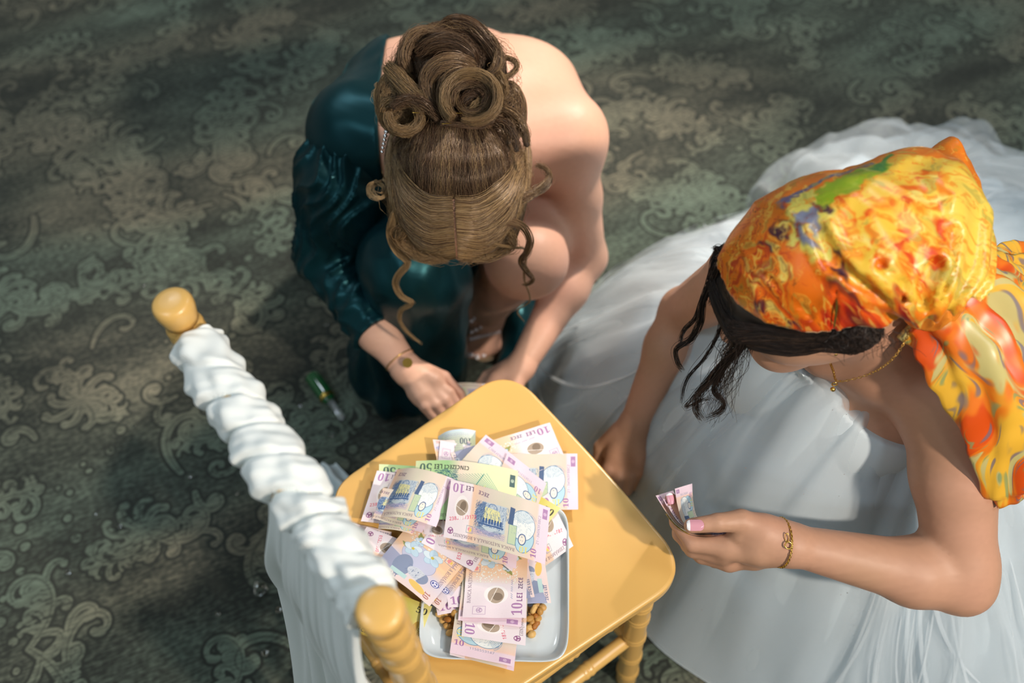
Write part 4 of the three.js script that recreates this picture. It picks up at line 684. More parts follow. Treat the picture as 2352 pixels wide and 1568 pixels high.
  for (let k = 0; k < 10; k++) { const q = rr(0, 1); T([[930, 500 + q * 40, .05], [915, 540 + q * 20, .03], [940, 570 + q * 15, .02], [985, 592 + q * 8, .02], [1035, 590 + q * 12, .02]], 12, 12, tGold, { seg: 20, frizz: 0.004 }); T([[1170, 520 + q * 30, .05], [1180, 556 + q * 12, .03], [1140, 582 + q * 8, .02], [1090, 596, .02], [1052, 592 + q * 10, .02]], 12, 12, tGold, { seg: 20, frizz: 0.004 }); }
  // flyaways
  for (let k = 0; k < 420; k++) { const a = rr(0, 6.28), up = rnd() < 0.5, cx = up ? 1035 : 1050, cy = up ? 180 : 430, rx = up ? 155 : 165, ry = up ? 125 : 165, pts = [], l = rr(0.3, 1.3), lift = up ? 0.05 : 0.02, o = rr(4, 26), b = rr(-30, 30), sh = rr(0, 99); for (let i = 0; i <= 12; i++) { const t = i / 12, an = a + l * t * 0.6, rad = 0.9 + (o / 150) * Math.sin(t * 2.4); pts.push(H(cx + Math.cos(an) * rx * rad + b * t * t * 0.4 + 6 * n2(sh, t * 3), cy + Math.sin(an) * ry * rad + 6 * n2(sh + 3, t * 3), lift + 0.02 * t)); } st.add(pts, 0.00022, 0.00012, tGold()); }
  const hairMat = new THREE.MeshPhysicalMaterial({ color: 0xffffff, vertexColors: true, roughness: 0.27, specularIntensity: 1, specularColor: new THREE.Color(1, 0.8, 0.64) });
  const under = [ell(C.clone().addScaledVector(U, 0.008).addScaledVector(F, -0.012), R, F, U, 0.083, 0.1, 0.106, 0.03), ell(c(960, 640, .012), R, F, U, m(1250) / 2, m(1050) / 2, 0.045, 0.03), ell(c(1650, 1150, .02), R, F, U, m(430) / 2, m(700) / 2, 0.04, 0.03), ell(c(360, 1020, .03), R, F, U, m(540) / 2, m(740) / 2, 0.038, 0.02)];
  const capBox = boundsOf(under, 0.01), capF0 = field(under), hairline = C.clone().addScaledVector(F, 0.074);
  const hair = mesh('hair', st.geometry(), hairMat, who); hair.userData.label = 'brown and golden hair pinned up in curls'; hair.userData.kind = 'stuff';
  mesh('hair_base', mergeIndexed([nets((x, y, z) => Math.max(capF0(x, y, z), (x - hairline.x) * F.x + (y - hairline.y) * F.y + (z - hairline.z) * F.z), capBox, 0.005), ...cores.map((g) => { g.deleteAttribute('uv'); return g; })]), std(new THREE.Color(0.03, 0.018, 0.011), 0.65), hair);
  for (const [a, b] of [[[850, 1278, .118], [985, 1270, .118]], [[960, 1150, .11], [1120, 1150, .11]], [[500, 1142, .108], [600, 1145, .108]]]) mesh('hairpin', sweep([c(...a), c(...b)], 0.0007, 4, 6), goldMetal, hair);
}
// ---------------------------------------------------------------- bride with a bright headscarf
{
  const who = thing('person', 'bride in white tulle gown and orange-yellow silk headscarf holding folded banknotes', 'person');
  const base = [0.50, 0.285, 0.18], warm = [0.56, 0.30, 0.20];
  const C = P(1862, 626, 0.865), F = V(-0.80, -0.57, 0.14).normalize(), U0 = V(-0.45, 0.85, 0.12), U = U0.addScaledVector(F, -U0.dot(F)).normalize(), L = U.clone().cross(F).normalize();
  const K = (f, u, l) => C.clone().addScaledVector(F, f).addScaledVector(U, u).addScaledVector(L, l);
  const neck = P(2046, 800, 0.695), shL = P(2182, 915, 0.672), elL = P(2208, 1338, 0.487), wrL = P(1815, 1250, 0.545), shR = P(1705, 640, 0.655), elR = P(1572, 715, 0.44), wrR = P(1456, 978, 0.275);
  const across = shL.clone().sub(shR).normalize(), upT = V(0.12, 0.99, -0.02), front = upT.clone().cross(across).negate().normalize(); if (front.x > 0) front.negate();
  const vert = across.clone().cross(front).normalize(); if (vert.y < 0) vert.negate();
  const mid = shL.clone().lerp(shR, 0.5), chest = mid.clone().addScaledVector(vert, -0.115).addScaledVector(front, -0.04), pel = mid.clone().add(V(0.07, -0.44, -0.03));
  const torso = [
    ell(chest, across, vert, front, 0.145, 0.15, 0.098, 0.04), ell(chest.clone().lerp(pel, 0.55), across, vert, front, 0.115, 0.16, 0.09, 0.05), ell(pel, across, vert, front, 0.165, 0.12, 0.13, 0.06),
    ell(chest.clone().addScaledVector(front, 0.035).addScaledVector(vert, -0.03), across, vert, front, 0.115, 0.085, 0.075, 0.06),
    cone(neck.clone().add(V(0, -0.02, 0)), shL.clone().lerp(mid, 0.06), 0.046, 0.047, 0.04), cone(neck.clone().add(V(0, -0.02, 0)), shR.clone().lerp(mid, 0.06), 0.046, 0.047, 0.04),
    cone(mid.clone().addScaledVector(front, 0.052).addScaledVector(vert, 0.008), shL.clone().addScaledVector(vert, 0.012).addScaledVector(front, 0.022), 0.017, 0.016, 0.03), cone(mid.clone().addScaledVector(front, 0.052).addScaledVector(vert, 0.008), shR.clone().addScaledVector(vert, 0.012).addScaledVector(front, 0.022), 0.017, 0.016, 0.03),   // collar bones
    cone(neck, K(-0.03, -0.07, 0), 0.05, 0.05, 0.04), cone(mid.clone().addScaledVector(front, 0.04), K(-0.02, -0.06, 0.05), 0.014, 0.016, 0.03),
    cone(pel.clone().addScaledVector(across, 0.09), pel.clone().add(V(-0.12, 0.03, 0.08)), 0.09, 0.07, 0.05), cone(pel.clone().addScaledVector(across, -0.09), pel.clone().add(V(-0.13, 0.03, -0.02)), 0.09, 0.07, 0.05), cone(pel.clone().add(V(-0.12, 0.03, 0.08)), pel.clone().add(V(-0.12, -0.17, 0.1)), 0.06, 0.04, 0.03), cone(pel.clone().add(V(-0.13, 0.03, -0.02)), pel.clone().add(V(-0.16, -0.17, -0.03)), 0.06, 0.04, 0.03),
  ];
  const uL = shL.clone().lerp(elL, 0.4), fL = elL.clone().lerp(wrL, 0.28), arms = [
    ell(shL.clone().lerp(elL, 0.06), across, vert, front, 0.054, 0.056, 0.054, 0.03), cone(shL, uL, 0.051, 0.0495, 0.03), cone(uL, elL.clone().lerp(shL, 0.1), 0.0495, 0.042, 0.02), cone(elL.clone().lerp(shL, 0.1), elL, 0.042, 0.037, 0.02), cone(elL, fL, 0.037, 0.0405, 0.02), cone(fL, wrL, 0.0405, 0.0245, 0.02),
    cone(shR, elR, 0.049, 0.037, 0.03), cone(elR, elR.clone().lerp(wrR, 0.3), 0.0365, 0.037, 0.02), cone(elR.clone().lerp(wrR, 0.3), wrR, 0.037, 0.0245, 0.02)];
  const q = (list) => list.map(([x, y, h, r]) => [P(x, y, h), r]);
  const handL = handPrims([
    q([[1815, 1250, .545, .0245], [1750, 1228, .553, .024], [1704, 1222, .552, .018]]), q([[1815, 1250, .545, .0245], [1740, 1256, .54, .023], [1672, 1260, .53, .0155]]), q([[1800, 1256, .54, .022], [1730, 1272, .515, .02], [1682, 1283, .498, .0145]]),
    q([[1668, 1254, .536, .0135], [1592, 1247, .53, .0112], [1556, 1200, .534, .0095], [1541, 1146, .542, .008]]), q([[1662, 1274, .516, .0132], [1592, 1260, .51, .011], [1562, 1226, .515, .0095], [1556, 1190, .518, .008]]), q([[1672, 1290, .5, .0122], [1612, 1276, .49, .01], [1580, 1252, .49, .009], [1572, 1225, .49, .008]]), q([[1692, 1290, .485, .011], [1642, 1287, .475, .009], [1606, 1268, .475, .008], [1590, 1250, .475, .0072]]),
    q([[1785, 1224, .556, .0185], [1702, 1196, .571, .0142], [1648, 1200, .5765, .0113], [1588, 1207, .574, .0092]]),
  ], 0.007);
  const hr = (f, l, u) => { const d = P(1432, 1100, 0.215).sub(wrR).normalize(), s = d.clone().cross(V(0, 1, 0)).normalize(), n = s.clone().cross(d); return wrR.clone().addScaledVector(d, f).addScaledVector(s, l).addScaledVector(n, u); };
  const chR = [[[hr(0, 0, 0), .0245], [hr(0.05, 0.02, 0), .018]], [[hr(0, 0, 0), .0245], [hr(0.055, -0.016, 0), .018]]];
  [[0.027, 0.078, .0108], [0.009, 0.086, .0112], [-0.009, 0.082, .0105], [-0.025, 0.072, .009]].forEach(([l, f, r]) => chR.push([[hr(0.045, l * 0.8, 0), r * 1.4], [hr(f, l, 0.002), r * 1.12], [hr(f + 0.03, l, -0.016), r * 0.95], [hr(f + 0.032, l * 0.8, -0.042), r * 0.82]]));
  chR.push([[hr(0.015, 0.022, -0.004), .0165], [hr(0.05, 0.046, -0.016), .0135], [hr(0.085, 0.046, -0.028), .011], [hr(0.108, 0.034, -0.036), .009]]);
  const headP = [
    ell(K(-0.006, 0.008, 0), F, U, L, 0.093, 0.094, 0.073, 0.025), ell(K(0.026, -0.05, 0), F, U, L, 0.064, 0.072, 0.06, 0.04), ell(K(0.05, -0.042, 0.03), F, U, L, 0.034, 0.034, 0.03, 0.03), ell(K(0.05, -0.042, -0.03), F, U, L, 0.034, 0.034, 0.03, 0.03),
    cone(K(0.09, -0.002, 0), K(0.113, -0.036, 0), 0.0075, 0.0118, 0.016), ball(K(0.101, -0.04, 0.011), 0.008, 0.008), ball(K(0.101, -0.04, -0.011), 0.008, 0.008), cone(K(0.088, 0.018, 0.03), K(0.088, 0.018, -0.03), 0.012, 0.012, 0.02),
    cone(K(0.094, -0.068, 0.013), K(0.096, -0.068, -0.013), 0.007, 0.007, 0.008), cone(K(0.091, -0.08, 0.012), K(0.093, -0.08, -0.012), 0.008, 0.008, 0.008), ball(K(0.078, -0.106, 0), 0.022, 0.03), cone(K(0.075, -0.108, 0), K(-0.012, -0.07, 0.058), 0.02, 0.014, 0.04), cone(K(0.075, -0.108, 0), K(-0.012, -0.07, -0.058), 0.02, 0.014, 0.04),
    ell(K(-0.012, -0.028, 0.079), F, U, L, 0.019, 0.03, 0.009, 0.008), ell(K(-0.012, -0.028, -0.079), F, U, L, 0.019, 0.03, 0.009, 0.008)];
  for (const s of [-1, 1]) { const e = ball(K(0.097, -0.006, s * 0.033), 0.0135, 0.014); e.neg = true; headP.push(e, ball(K(0.0805, -0.009, s * 0.032), 0.0128, 0.004)); }
  const bodyPrims = [...torso, ...arms], skin = [nets(field(bodyPrims), boundsOf(bodyPrims, 0.012), 0.0062)];
  for (const [pr, cell] of [[[...handL, cone(wrL, wrL.clone().lerp(elL, 0.12), 0.0245, 0.027, 0.01)], 0.0026], [[...handPrims(chR), cone(wrR, wrR.clone().lerp(elR, 0.12), 0.0245, 0.026, 0.01)], 0.0028], [headP, 0.003]]) skin.push(nets(field(pr), boundsOf(pr, 0.008), cell));
  const moles = [[1905, 1304, .53], [2145, 905, .72], [2120, 885, .72], [2232, 1005, .68], [2130, 925, .72]].map(([x, y, h]) => P(x, y, h)); void moles;
  const body = mesh('body', colored(mergeIndexed(skin), skinTone(base, warm)), skinMat, who);
  // nails, lashes
  const nailTop = (a, b, w, col, tip, lift) => { const d = b.clone().sub(a), len = d.length(), f = d.normalize(), toCam = V(0, 1, 0.35).normalize(), s = f.clone().cross(toCam).normalize(), n = s.clone().cross(f).normalize(), o = a.clone().addScaledVector(n, lift);
    const shape = (t0, t1, m) => mesh('nail', gridGeo(10, 10, (u, v, p) => { const t = lerp(t0, t1, v), x = (u - 0.5) * 2, wd = w * Math.sqrt(clamp(1 - Math.pow(Math.abs(t * 2 - 1), 5) * 0.75)); p.copy(o).addScaledVector(f, t * len).addScaledVector(s, x * wd).addScaledVector(n, 0.0022 * (1 - x * x) * (w / 0.006) - 0.0012 * t * t); }), m, body);
    shape(0, 0.8, col); shape(0.8, 1, tip); };
  nailTop(P(1616, 1206, .5835), P(1577, 1206, .5835), 0.0068, std(0xdd9fae, 0.12, { clearcoat: 1 }), std(0xf7f7fa, 0.15, { clearcoat: 1 }), 0.0008); nailTop(P(1543, 1158, .55), P(1537, 1132, .555), 0.0045, std(0xdd9fae, 0.15), std(0xf7f7fa, 0.15), 0);
  const hairS = new Strands(), ink = toneMix([0.010, 0.007, 0.006], [0.030, 0.020, 0.016], [0.07, 0.042, 0.028], 0.15);
  for (let k = 0; k < 26; k++) { const t = k / 25, a = K(0.0925, -0.0155 + 0.003 * Math.sin(t * 3.14), 0.021 + 0.023 * t), b = a.clone().addScaledVector(F, 0.007).addScaledVector(U, -0.004).addScaledVector(L, (t - 0.3) * 0.006), e = b.clone().addScaledVector(F, 0.003).addScaledVector(U, 0.002); hairS.add([a, b, e], 0.00035, 0.0001, [0.01, 0.008, 0.008]); }

  // ---- dark hair: a band under the scarf, loose locks at the temple
  const brimA = K(0.072, 0.068, -0.062), brimB = K(0.012, 0.026, 0.088), brimC = K(-0.092, -0.036, 0.03), brimN = brimB.clone().sub(brimA).cross(brimC.clone().sub(brimA)).normalize(); if (brimN.dot(U) < 0) brimN.negate();
  const brim = (x, y, z) => (x - brimB.x) * brimN.x + (y - brimB.y) * brimN.y + (z - brimB.z) * brimN.z;
  const headF = field(headP), hbBox = boundsOf([ell(C, F, U, L, 0.12, 0.12, 0.1)], 0.02), lowHair = (f) => -0.04 + 0.40 * Math.max(f, 0);
  const hairCut = (x, y, z) => { const dx = x - C.x, dy = y - C.y, dz = z - C.z, f = dx * F.x + dy * F.y + dz * F.z, u = dx * U.x + dy * U.y + dz * U.z; return Math.max(headF(x, y, z) - 0.0035, lowHair(f) - u, brim(x, y, z) - 0.01); };
  const onHead = (a, u, off) => { let lo = 0.02, hi = 0.14; for (let i = 0; i < 11; i++) { const m = (lo + hi) / 2, p = K(-0.01 + Math.cos(a) * m, u, Math.sin(a) * m); if (headF(p.x, p.y, p.z) < off) lo = m; else hi = m; } return K(-0.01 + Math.cos(a) * lo, u, Math.sin(a) * lo); };
  const hairMat = new THREE.MeshPhysicalMaterial({ color: 0xffffff, vertexColors: true, roughness: 0.36, specularIntensity: 0.7 });
  for (let k = 0; k < 1100; k++) {   // combed from the forehead round to the nape
    const t = rnd(), pts = [], sh = rr(0, 99), fr = rnd() < 0.12 ? 0.004 : 0.001, a0 = rr(-0.7, 0.5), off = rr(0.004, 0.0065);
    for (let i = 0; i <= 14; i++) { const w = i / 14, a = lerp(a0, 2.7, w), f = 0.095 * Math.cos(a) - 0.01, u = lerp(lowHair(f) - 0.002, lowHair(f) + 0.045, t) + fr * n2(sh, w * 2.5) + 0.006 * Math.sin(w * 3.1) * (1 - t); pts.push(onHead(a, u, off)); }
    hairS.add(pts, 0.00042, 0.00025, ink());
  }
  const dH = C.clone().sub(EYE).dot(FW), T = (pts, w, n, o = {}) => hairS.lock(pts.map(([x, y, d]) => PD(x, y, dH + d)), n, w / 2150 / 2, w / 2150 / 3, ink, { seg: 40, frizz: 0.0016, taper: 0.3, r: 0.00036, ...o });
  T([[1668, 560, .02], [1643, 582, .02], [1631, 630, .03], [1615, 680, .05], [1597, 730, .07], [1569, 762, .09], [1560, 800, .11]], 12, 34); T([[1668, 590, .0], [1645, 628, .02], [1617, 688, .04], [1607, 742, .06], [1585, 780, .08], [1553, 802, .09], [1556, 830, .1], [1570, 852, .11]], 16, 48); T([[1680, 610, .0], [1657, 640, .02], [1658, 728, .05], [1643, 778, .07], [1617, 822, .09], [1577, 872, .11], [1563, 930, .12]], 8, 22); T([[1640, 575, .01], [1650, 570, .0], [1672, 600, -.01], [1690, 640, -.02]], 18, 30);
  T([[1700, 660, -.02], [1706, 705, -.01], [1712, 757, 0], [1700, 800, .02], [1655, 842, .05], [1627, 878, .07], [1604, 907, .09], [1600, 940, .1], [1616, 966, .11]], 20, 60, { fan: 0.5 }); T([[1722, 690, -.02], [1716, 760, .0], [1690, 802, .03], [1653, 864, .06], [1641, 898, .08], [1664, 924, .09], [1655, 944, .1], [1617, 962, .11]], 14, 44, { fan: 0.6 }); T([[1706, 770, .0], [1680, 815, .03], [1640, 870, .06], [1590, 915, .08], [1575, 935, .09], [1610, 920, .1], [1640, 912, .1]], 8, 16, { fan: 0.8 });
  T([[1690, 610, -.02], [1688, 680, -.01], [1690, 740, .0], [1684, 790, .02], [1660, 830, .05]], 46, 60, { taper: 0.5, frizz: 0.003 }); T([[1660, 580, .02], [1648, 610, .02], [1640, 660, .03], [1630, 700, .04]], 26, 40, { taper: 0.4, frizz: 0.003 });
  for (let k = 0; k < 40; k++) { const x = rr(1690, 1740), d = rr(-.02, .02); T([[x, rr(640, 700), d], [x + rr(-14, 4), 760, d + .02], [x + rr(-60, -10), rr(800, 860), d + .05], [x + rr(-120, -30), rr(880, 990), d + .09]], 6, 2, { frizz: 0.006 }); }
  for (let k = 0; k < 40; k++) { const x = rr(1900, 2090), y = 765; T([[x, y - 10, -.06], [x + rr(-20, 30), y + rr(10, 30), -.05], [x + rr(-40, 50), y + rr(20, 70), -.04]], 4, 1, { frizz: 0.004 }); }
  const hair = mesh('hair', hairS.geometry(), hairMat, who); hair.userData.label = 'dark brown hair under the scarf with loose wavy locks'; hair.userData.kind = 'stuff';
  mesh('hair_base', nets(hairCut, hbBox, 0.0035), std(new THREE.Color(0.012, 0.009, 0.008), 0.5), hair);

  // ---- headscarf
  const sphere = (px, py) => { const dir = PD(px, py, 1).sub(EYE).normalize(), o = EYE.clone().sub(K(-0.03, 0.01, 0)), b = o.dot(dir), c = o.lengthSq() - 0.118 * 0.118, D = b * b - c, t = D > 0 ? -b - Math.sqrt(D) : -b; const p = EYE.clone().addScaledVector(dir, t).sub(C); return [p.dot(F) / 0.42 + 0.62, p.dot(L) / 0.42 + 0.5]; };
  const SZ = 1024, scarfTex = (() => {
    const cv = document.createElement('canvas'); cv.width = cv.height = SZ; const c = cv.getContext('2d'), X = (px, py) => { const [u, v] = sphere(px, py); return [u * SZ, (1 - v) * SZ]; };
    const poly = (pts, col) => { c.fillStyle = col; c.beginPath(); pts.forEach((p, i) => { const [x, y] = X(...p); i ? c.lineTo(x, y) : c.moveTo(x, y); }); c.closePath(); c.fill(); };
    const dot = (px, py, r, col, sq = 1) => { const [x, y] = X(px, py); c.fillStyle = col; c.beginPath(); c.ellipse(x, y, r, r * sq, rr(0, 3), 0, 6.3); c.fill(); };
    const line = (pts, w, col) => { c.strokeStyle = col; c.lineWidth = w; c.lineCap = 'round'; c.beginPath(); pts.forEach((p, i) => { const [x, y] = X(...p); i ? c.lineTo(x, y) : c.moveTo(x, y); }); c.stroke(); };
    c.fillStyle = '#ec7f14'; c.fillRect(0, 0, SZ, SZ);
    poly([[1880, 520], [1960, 420], [2060, 330], [2300, 280], [2360, 640], [2190, 720], [2090, 680], [2000, 640], [1920, 590]], '#f0c544'); poly([[2120, 380], [2260, 330], [2300, 620], [2180, 700], [2150, 560]], '#f3d255'); poly([[1800, 440], [1860, 400], [1900, 470], [1880, 560], [1840, 600], [1800, 540]], '#d9cf62');
    for (let k = 0; k < 120; k++) dot(rr(1920, 2180), rr(390, 610), rr(4, 19), ['#ee8a1c', '#e66a12', '#f2a52c', '#d9480f', '#f5dd7a'][k % 5], rr(0.5, 1));
    poly([[1700, 640], [1800, 640], [1900, 620], [2000, 660], [2110, 720], [2080, 790], [1900, 800], [1780, 760]], '#dd5410'); poly([[1860, 680], [1960, 640], [2060, 700], [2040, 770], [1900, 790]], '#cf3a0c'); poly([[1690, 560], [1800, 540], [1880, 620], [1860, 720], [1760, 700], [1680, 620]], '#e8730e');
    for (let k = 0; k < 26; k++) dot(rr(1840, 2080), rr(640, 770), rr(6, 20), ['#a81c12', '#8e1a14', '#e9591a', '#f08a2a'][k % 4], rr(0.4, 0.9));
    poly([[1846, 452], [1880, 400], [1960, 345], [2050, 320], [2010, 372], [1940, 415], [1890, 452]], '#8fae23'); poly([[1960, 350], [2040, 318], [2050, 330], [2000, 362]], '#3f8a3a'); line([[1790, 440], [1840, 400], [1900, 365], [1970, 335]], 22, '#5f5f8e'); poly([[1810, 470], [1846, 446], [1870, 500], [1850, 560], [1815, 540]], '#7f86a4');
    for (const [x, y, r] of [[1768, 560, 22], [1790, 600, 26], [1730, 640, 22], [1770, 700, 16], [1860, 745, 24], [1745, 600, 16], [1840, 520, 14], [1795, 500, 18]]) { dot(x, y, r, '#f0d870', 0.55); dot(x + 6, y + 4, r * 0.6, '#efae30', 0.5); line([[x - 18, y - 10], [x, y - 4], [x + 16, y + 10]], 4, '#4a2416'); }
    for (const [x, y] of [[1850, 450], [1870, 460], [1780, 515], [1905, 555], [1912, 590], [1920, 640], [1740, 690], [1790, 720], [1745, 560]]) line([[x - 12, y - 6], [x - 3, y + rr(-12, 12)], [x + 8, y + rr(-8, 8)], [x + 14, y + 12]], rr(6, 13), '#3c1f38');
    line([[1700, 600], [1750, 620], [1800, 700]], 7, '#7d2f10'); line([[1720, 640], [1790, 690], [1850, 740]], 6, '#b9380c');
    const im = c.getImageData(0, 0, SZ, SZ).data;
    const at = (x, y, k) => { x = clamp(Math.round(x), 0, SZ - 1); y = clamp(Math.round(y), 0, SZ - 1); return im[(y * SZ + x) * 4 + k]; };
    return dataTex(SZ, SZ, (x, yy, o) => { const y = SZ - 1 - yy, a = 15 * n2(x * 0.011, y * 0.011) + 6 * n2(x * 0.035, y * 0.035 + 9), b = 15 * n2(x * 0.011 + 40, y * 0.011) + 6 * n2(x * 0.035 + 60, y * 0.035); const X = x + a, Y = y + b, R = 5; for (let k = 0; k < 3; k++) { let s = at(X, Y, k) * 2; for (let q = 0; q < 8; q++) s += at(X + R * Math.cos(q * 0.785), Y + R * Math.sin(q * 0.785), k); o[k] = s / 10; }
      const w1 = fbm(X * 0.013 + 3, Y * 0.013, 3), w2 = fbm(X * 0.012 + 1.4 * w1 + 50, Y * 0.012 - 1.4 * w1, 3), w3 = fbm(X * 0.03 + w2, Y * 0.03 + 70, 2);
      const front = smooth(0.5, 0.62, x / SZ + 0.1 * w1), mixTo = (c, t) => { for (let k = 0; k < 3; k++) o[k] = lerp(o[k], c[k], t); };
      const green = o[1] > o[0] + 4 ? 0.25 : 1; mixTo([250, 222, 110], 0.6 * green * smooth(0.1, 0.42, w2)); mixTo([240, 120, 20], 0.55 * green * smooth(0.12, 0.4, w3) * (1 - front * 0.5)); mixTo([172, 40, 14], 0.6 * smooth(0.18, 0.45, -w2) * front); mixTo([150, 150, 70], 0.4 * smooth(0.3, 0.5, -w1));
      mixTo([58, 24, 26], 0.75 * front * (1 - smooth(0.008, 0.03, Math.abs(w2 - 0.16))) * smooth(-0.05, 0.1, w3)); });
  })();
  const silk = (map) => std(0xf4f0e8, 0.36, { map, sheen: 0.6, sheenRoughness: 0.35, sheenColor: new THREE.Color(1, 0.8, 0.5), side: THREE.DoubleSide });
  const knot = PD(2150, 690, 1.05), peak = PD(2176, 362, 1.09);
  const scarfP = [ell(K(-0.006, 0.008, 0.002), F, U, L, 0.104, 0.101, 0.083, 0.03), cone(K(-0.06, 0.012, 0.01), peak, 0.074, 0.012, 0.045), ball(PD(2092, 525, 1.05), 0.068, 0.05), cone(PD(2090, 560, 1.04), PD(2168, 640, 1.03), 0.066, 0.04, 0.05), cone(PD(2100, 640, 1.02), knot, 0.05, 0.022, 0.03), cone(peak, PD(2190, 560, 1.06), 0.012, 0.032, 0.03)];
  const ridge = (v) => 1 - Math.abs(v);
  const scarfF0 = field(scarfP), kn = knot.clone();
  const hit = (px, py) => { let t = 0.84; for (let i = 0; i < 400; i++) { const p = PD(px, py, t), s = scarfF0(p.x, p.y, p.z); if (s < 0.0004) return p; t += Math.max(0.0005, s * 0.7); if (t > 1.3) break; } return PD(px, py, 1.05); };
  const creases3 = [[[[1880, 530], [1912, 600], [1975, 645], [2050, 685], [2112, 704]], 0.0065, 0.0065], [[[1690, 575], [1770, 640], [1850, 712], [1895, 762]], 0.0016, 0.003], [[[2112, 690], [2116, 655], [2140, 610]], 0.010, 0.008], [[[2086, 700], [2070, 660], [2020, 610]], 0.005, 0.006], [[[2150, 690], [2175, 620], [2190, 540]], 0.005, 0.007], [[[2000, 430], [2060, 500], [2100, 580]], 0.003, 0.012], [[[1920, 640], [1917, 700], [1914, 765]], 0.003, 0.003]].map(([pl, dep, w]) => [pl.map(([x, y]) => hit(x, y)), dep, w]);
  const creaseAt = (x, y, z) => { let s = 0; for (const [pl, dep, w] of creases3) { let best = 1e9; for (let i = 0; i < pl.length - 1; i++) { const a = pl[i], b = pl[i + 1], dx = b.x - a.x, dy = b.y - a.y, dz = b.z - a.z; let t = ((x - a.x) * dx + (y - a.y) * dy + (z - a.z) * dz) / (dx * dx + dy * dy + dz * dz); t = clamp(t); const q = Math.hypot(x - a.x - dx * t, y - a.y - dy * t, z - a.z - dz * t); if (q < best) best = q; } if (best < w * 3) s += dep * Math.exp(-(best * best) / (w * w)) - dep * 0.55 * Math.exp(-Math.pow((best - w * 1.9) / (w * 0.9), 2)); } return s; };
  const scarfF = (x, y, z) => {
    const d0 = scarfF0(x, y, z), dk = Math.hypot(x - kn.x, y - kn.y, z - kn.z), w = smooth(0.02, 0.05, dk) * smooth(0.24, 0.07, dk);
    const an = Math.atan2((y - kn.y), (x - kn.x) + (z - kn.z) * 0.3);
    let d = d0 - 0.0045 * w * Math.sin(an * 15 + 2 * n3(x * 9, y * 9, z * 9)) - 0.0035 * Math.pow(ridge(n3(x * 8 + 3, y * 8, z * 8)), 4) - 0.002 * n3(x * 15, y * 15, z * 15);
    const b = -brim(x, y, z);   // below the brim the cloth ends; keep a thickness near the edge
    d += creaseAt(x, y, z);
    return Math.max(d, b);
  };
  const scarfG = nets(scarfF, boundsOf(scarfP, 0.015), 0.0036), uvs = new Float32Array(scarfG.attributes.position.count * 2);
  for (let i = 0; i < uvs.length / 2; i++) { const p = V().fromBufferAttribute(scarfG.attributes.position, i).sub(C); uvs[i * 2] = p.dot(F) / 0.42 + 0.62; uvs[i * 2 + 1] = p.dot(L) / 0.42 + 0.5; }
  scarfG.setAttribute('uv', new THREE.BufferAttribute(uvs, 2));
  const scarf = mesh('headscarf', scarfG, silk(scarfTex), who); scarf.userData.label = 'orange, yellow and green printed silk headscarf tied behind';
  const tailTex = dataTex(512, 512, (x, y, o) => {
    const u = x / 512 * 6.2832, cx = Math.cos(u) * 0.5, v = y / 512 * 2.6, a = n3(cx, Math.sin(u) * 0.5, v), b = n3(cx * 1.6 + a, Math.sin(u) * 0.8 + 7, v * 0.9 + a), c = n3(cx * 2.6 + b * 1.2, Math.sin(u) * 1.3 - 5, v * 1.1 + a * 0.5), e = n3(cx * 4 + b, Math.sin(u) * 2.5, v * 3);
    let col = [236, 124, 28]; const mix = (k, t) => { col = col.map((q, i) => lerp(q, k[i], clamp(t))); };
    mix([243, 190, 62], smooth(-0.1, 0.35, a + e * 0.2)); mix([206, 196, 130], smooth(0.2, 0.5, b + e * 0.25)); mix([222, 84, 18], smooth(0.1, 0.4, -a + e * 0.2)); mix([120, 110, 140], 0.75 * smooth(0.35, 0.8, c + e * 0.12)); mix([130, 160, 120], 0.7 * smooth(0.6, 0.9, -c + e * 0.1));
    for (let k = 0; k < 3; k++) o[k] = col[k];
  });
  const tail = (pts, w, flat, seed, twist = 0.6) => { const g = sweep(pts, (v, u) => { const a = u * 6.2832; return w(v) * (1 + 0.16 * Math.sin(a * 4 + v * 5 + seed) + 0.1 * Math.sin(a * 7 - v * 7 + seed) + 0.12 * n2(v * 5 + seed, Math.cos(a))); }, 70, 56, { flat, twist, upHint: V(-0.3, 0.75, 0.6) }); mesh('scarf_tail', g, silk(tailTex), scarf); };
  tail([PD(2128, 706, 1.06), PD(2190, 765, 1.07), PD(2255, 850, 1.075), PD(2298, 960, 1.1), PD(2310, 1060, 1.13), PD(2320, 1155, 1.17)], (v) => 0.030 * (0.65 + 0.8 * Math.sin(Math.PI * Math.min(1, 0.2 + v * 0.75))) * (v > 0.93 ? 0.75 : 1), 0.45, 1.3);
  tail([PD(2165, 668, 1.07), PD(2260, 720, 1.09), PD(2340, 830, 1.12), PD(2372, 960, 1.18), PD(2368, 1100, 1.25)], (v) => 0.034 * (0.5 + 0.9 * Math.sin(Math.PI * Math.min(1, 0.15 + v * 0.75))), 0.42, 4.1); tail([PD(2170, 650, 1.08), PD(2250, 655, 1.11), PD(2330, 700, 1.15), PD(2420, 800, 1.2)], (v) => 0.032 * (0.55 + 0.7 * Math.sin(Math.PI * Math.min(1, 0.15 + v * 0.6))), 0.5, 7.7); tail([PD(2190, 620, 1.1), PD(2255, 618, 1.14), PD(2330, 640, 1.2), PD(2430, 640, 1.25)], (v) => 0.026 * (0.6 + 0.7 * v), 0.5, 9.2); tail([PD(2210, 625, 1.16), PD(2300, 610, 1.22), PD(2400, 600, 1.28)], (v) => 0.024 * (0.6 + 0.6 * v), 0.5, 12.2);
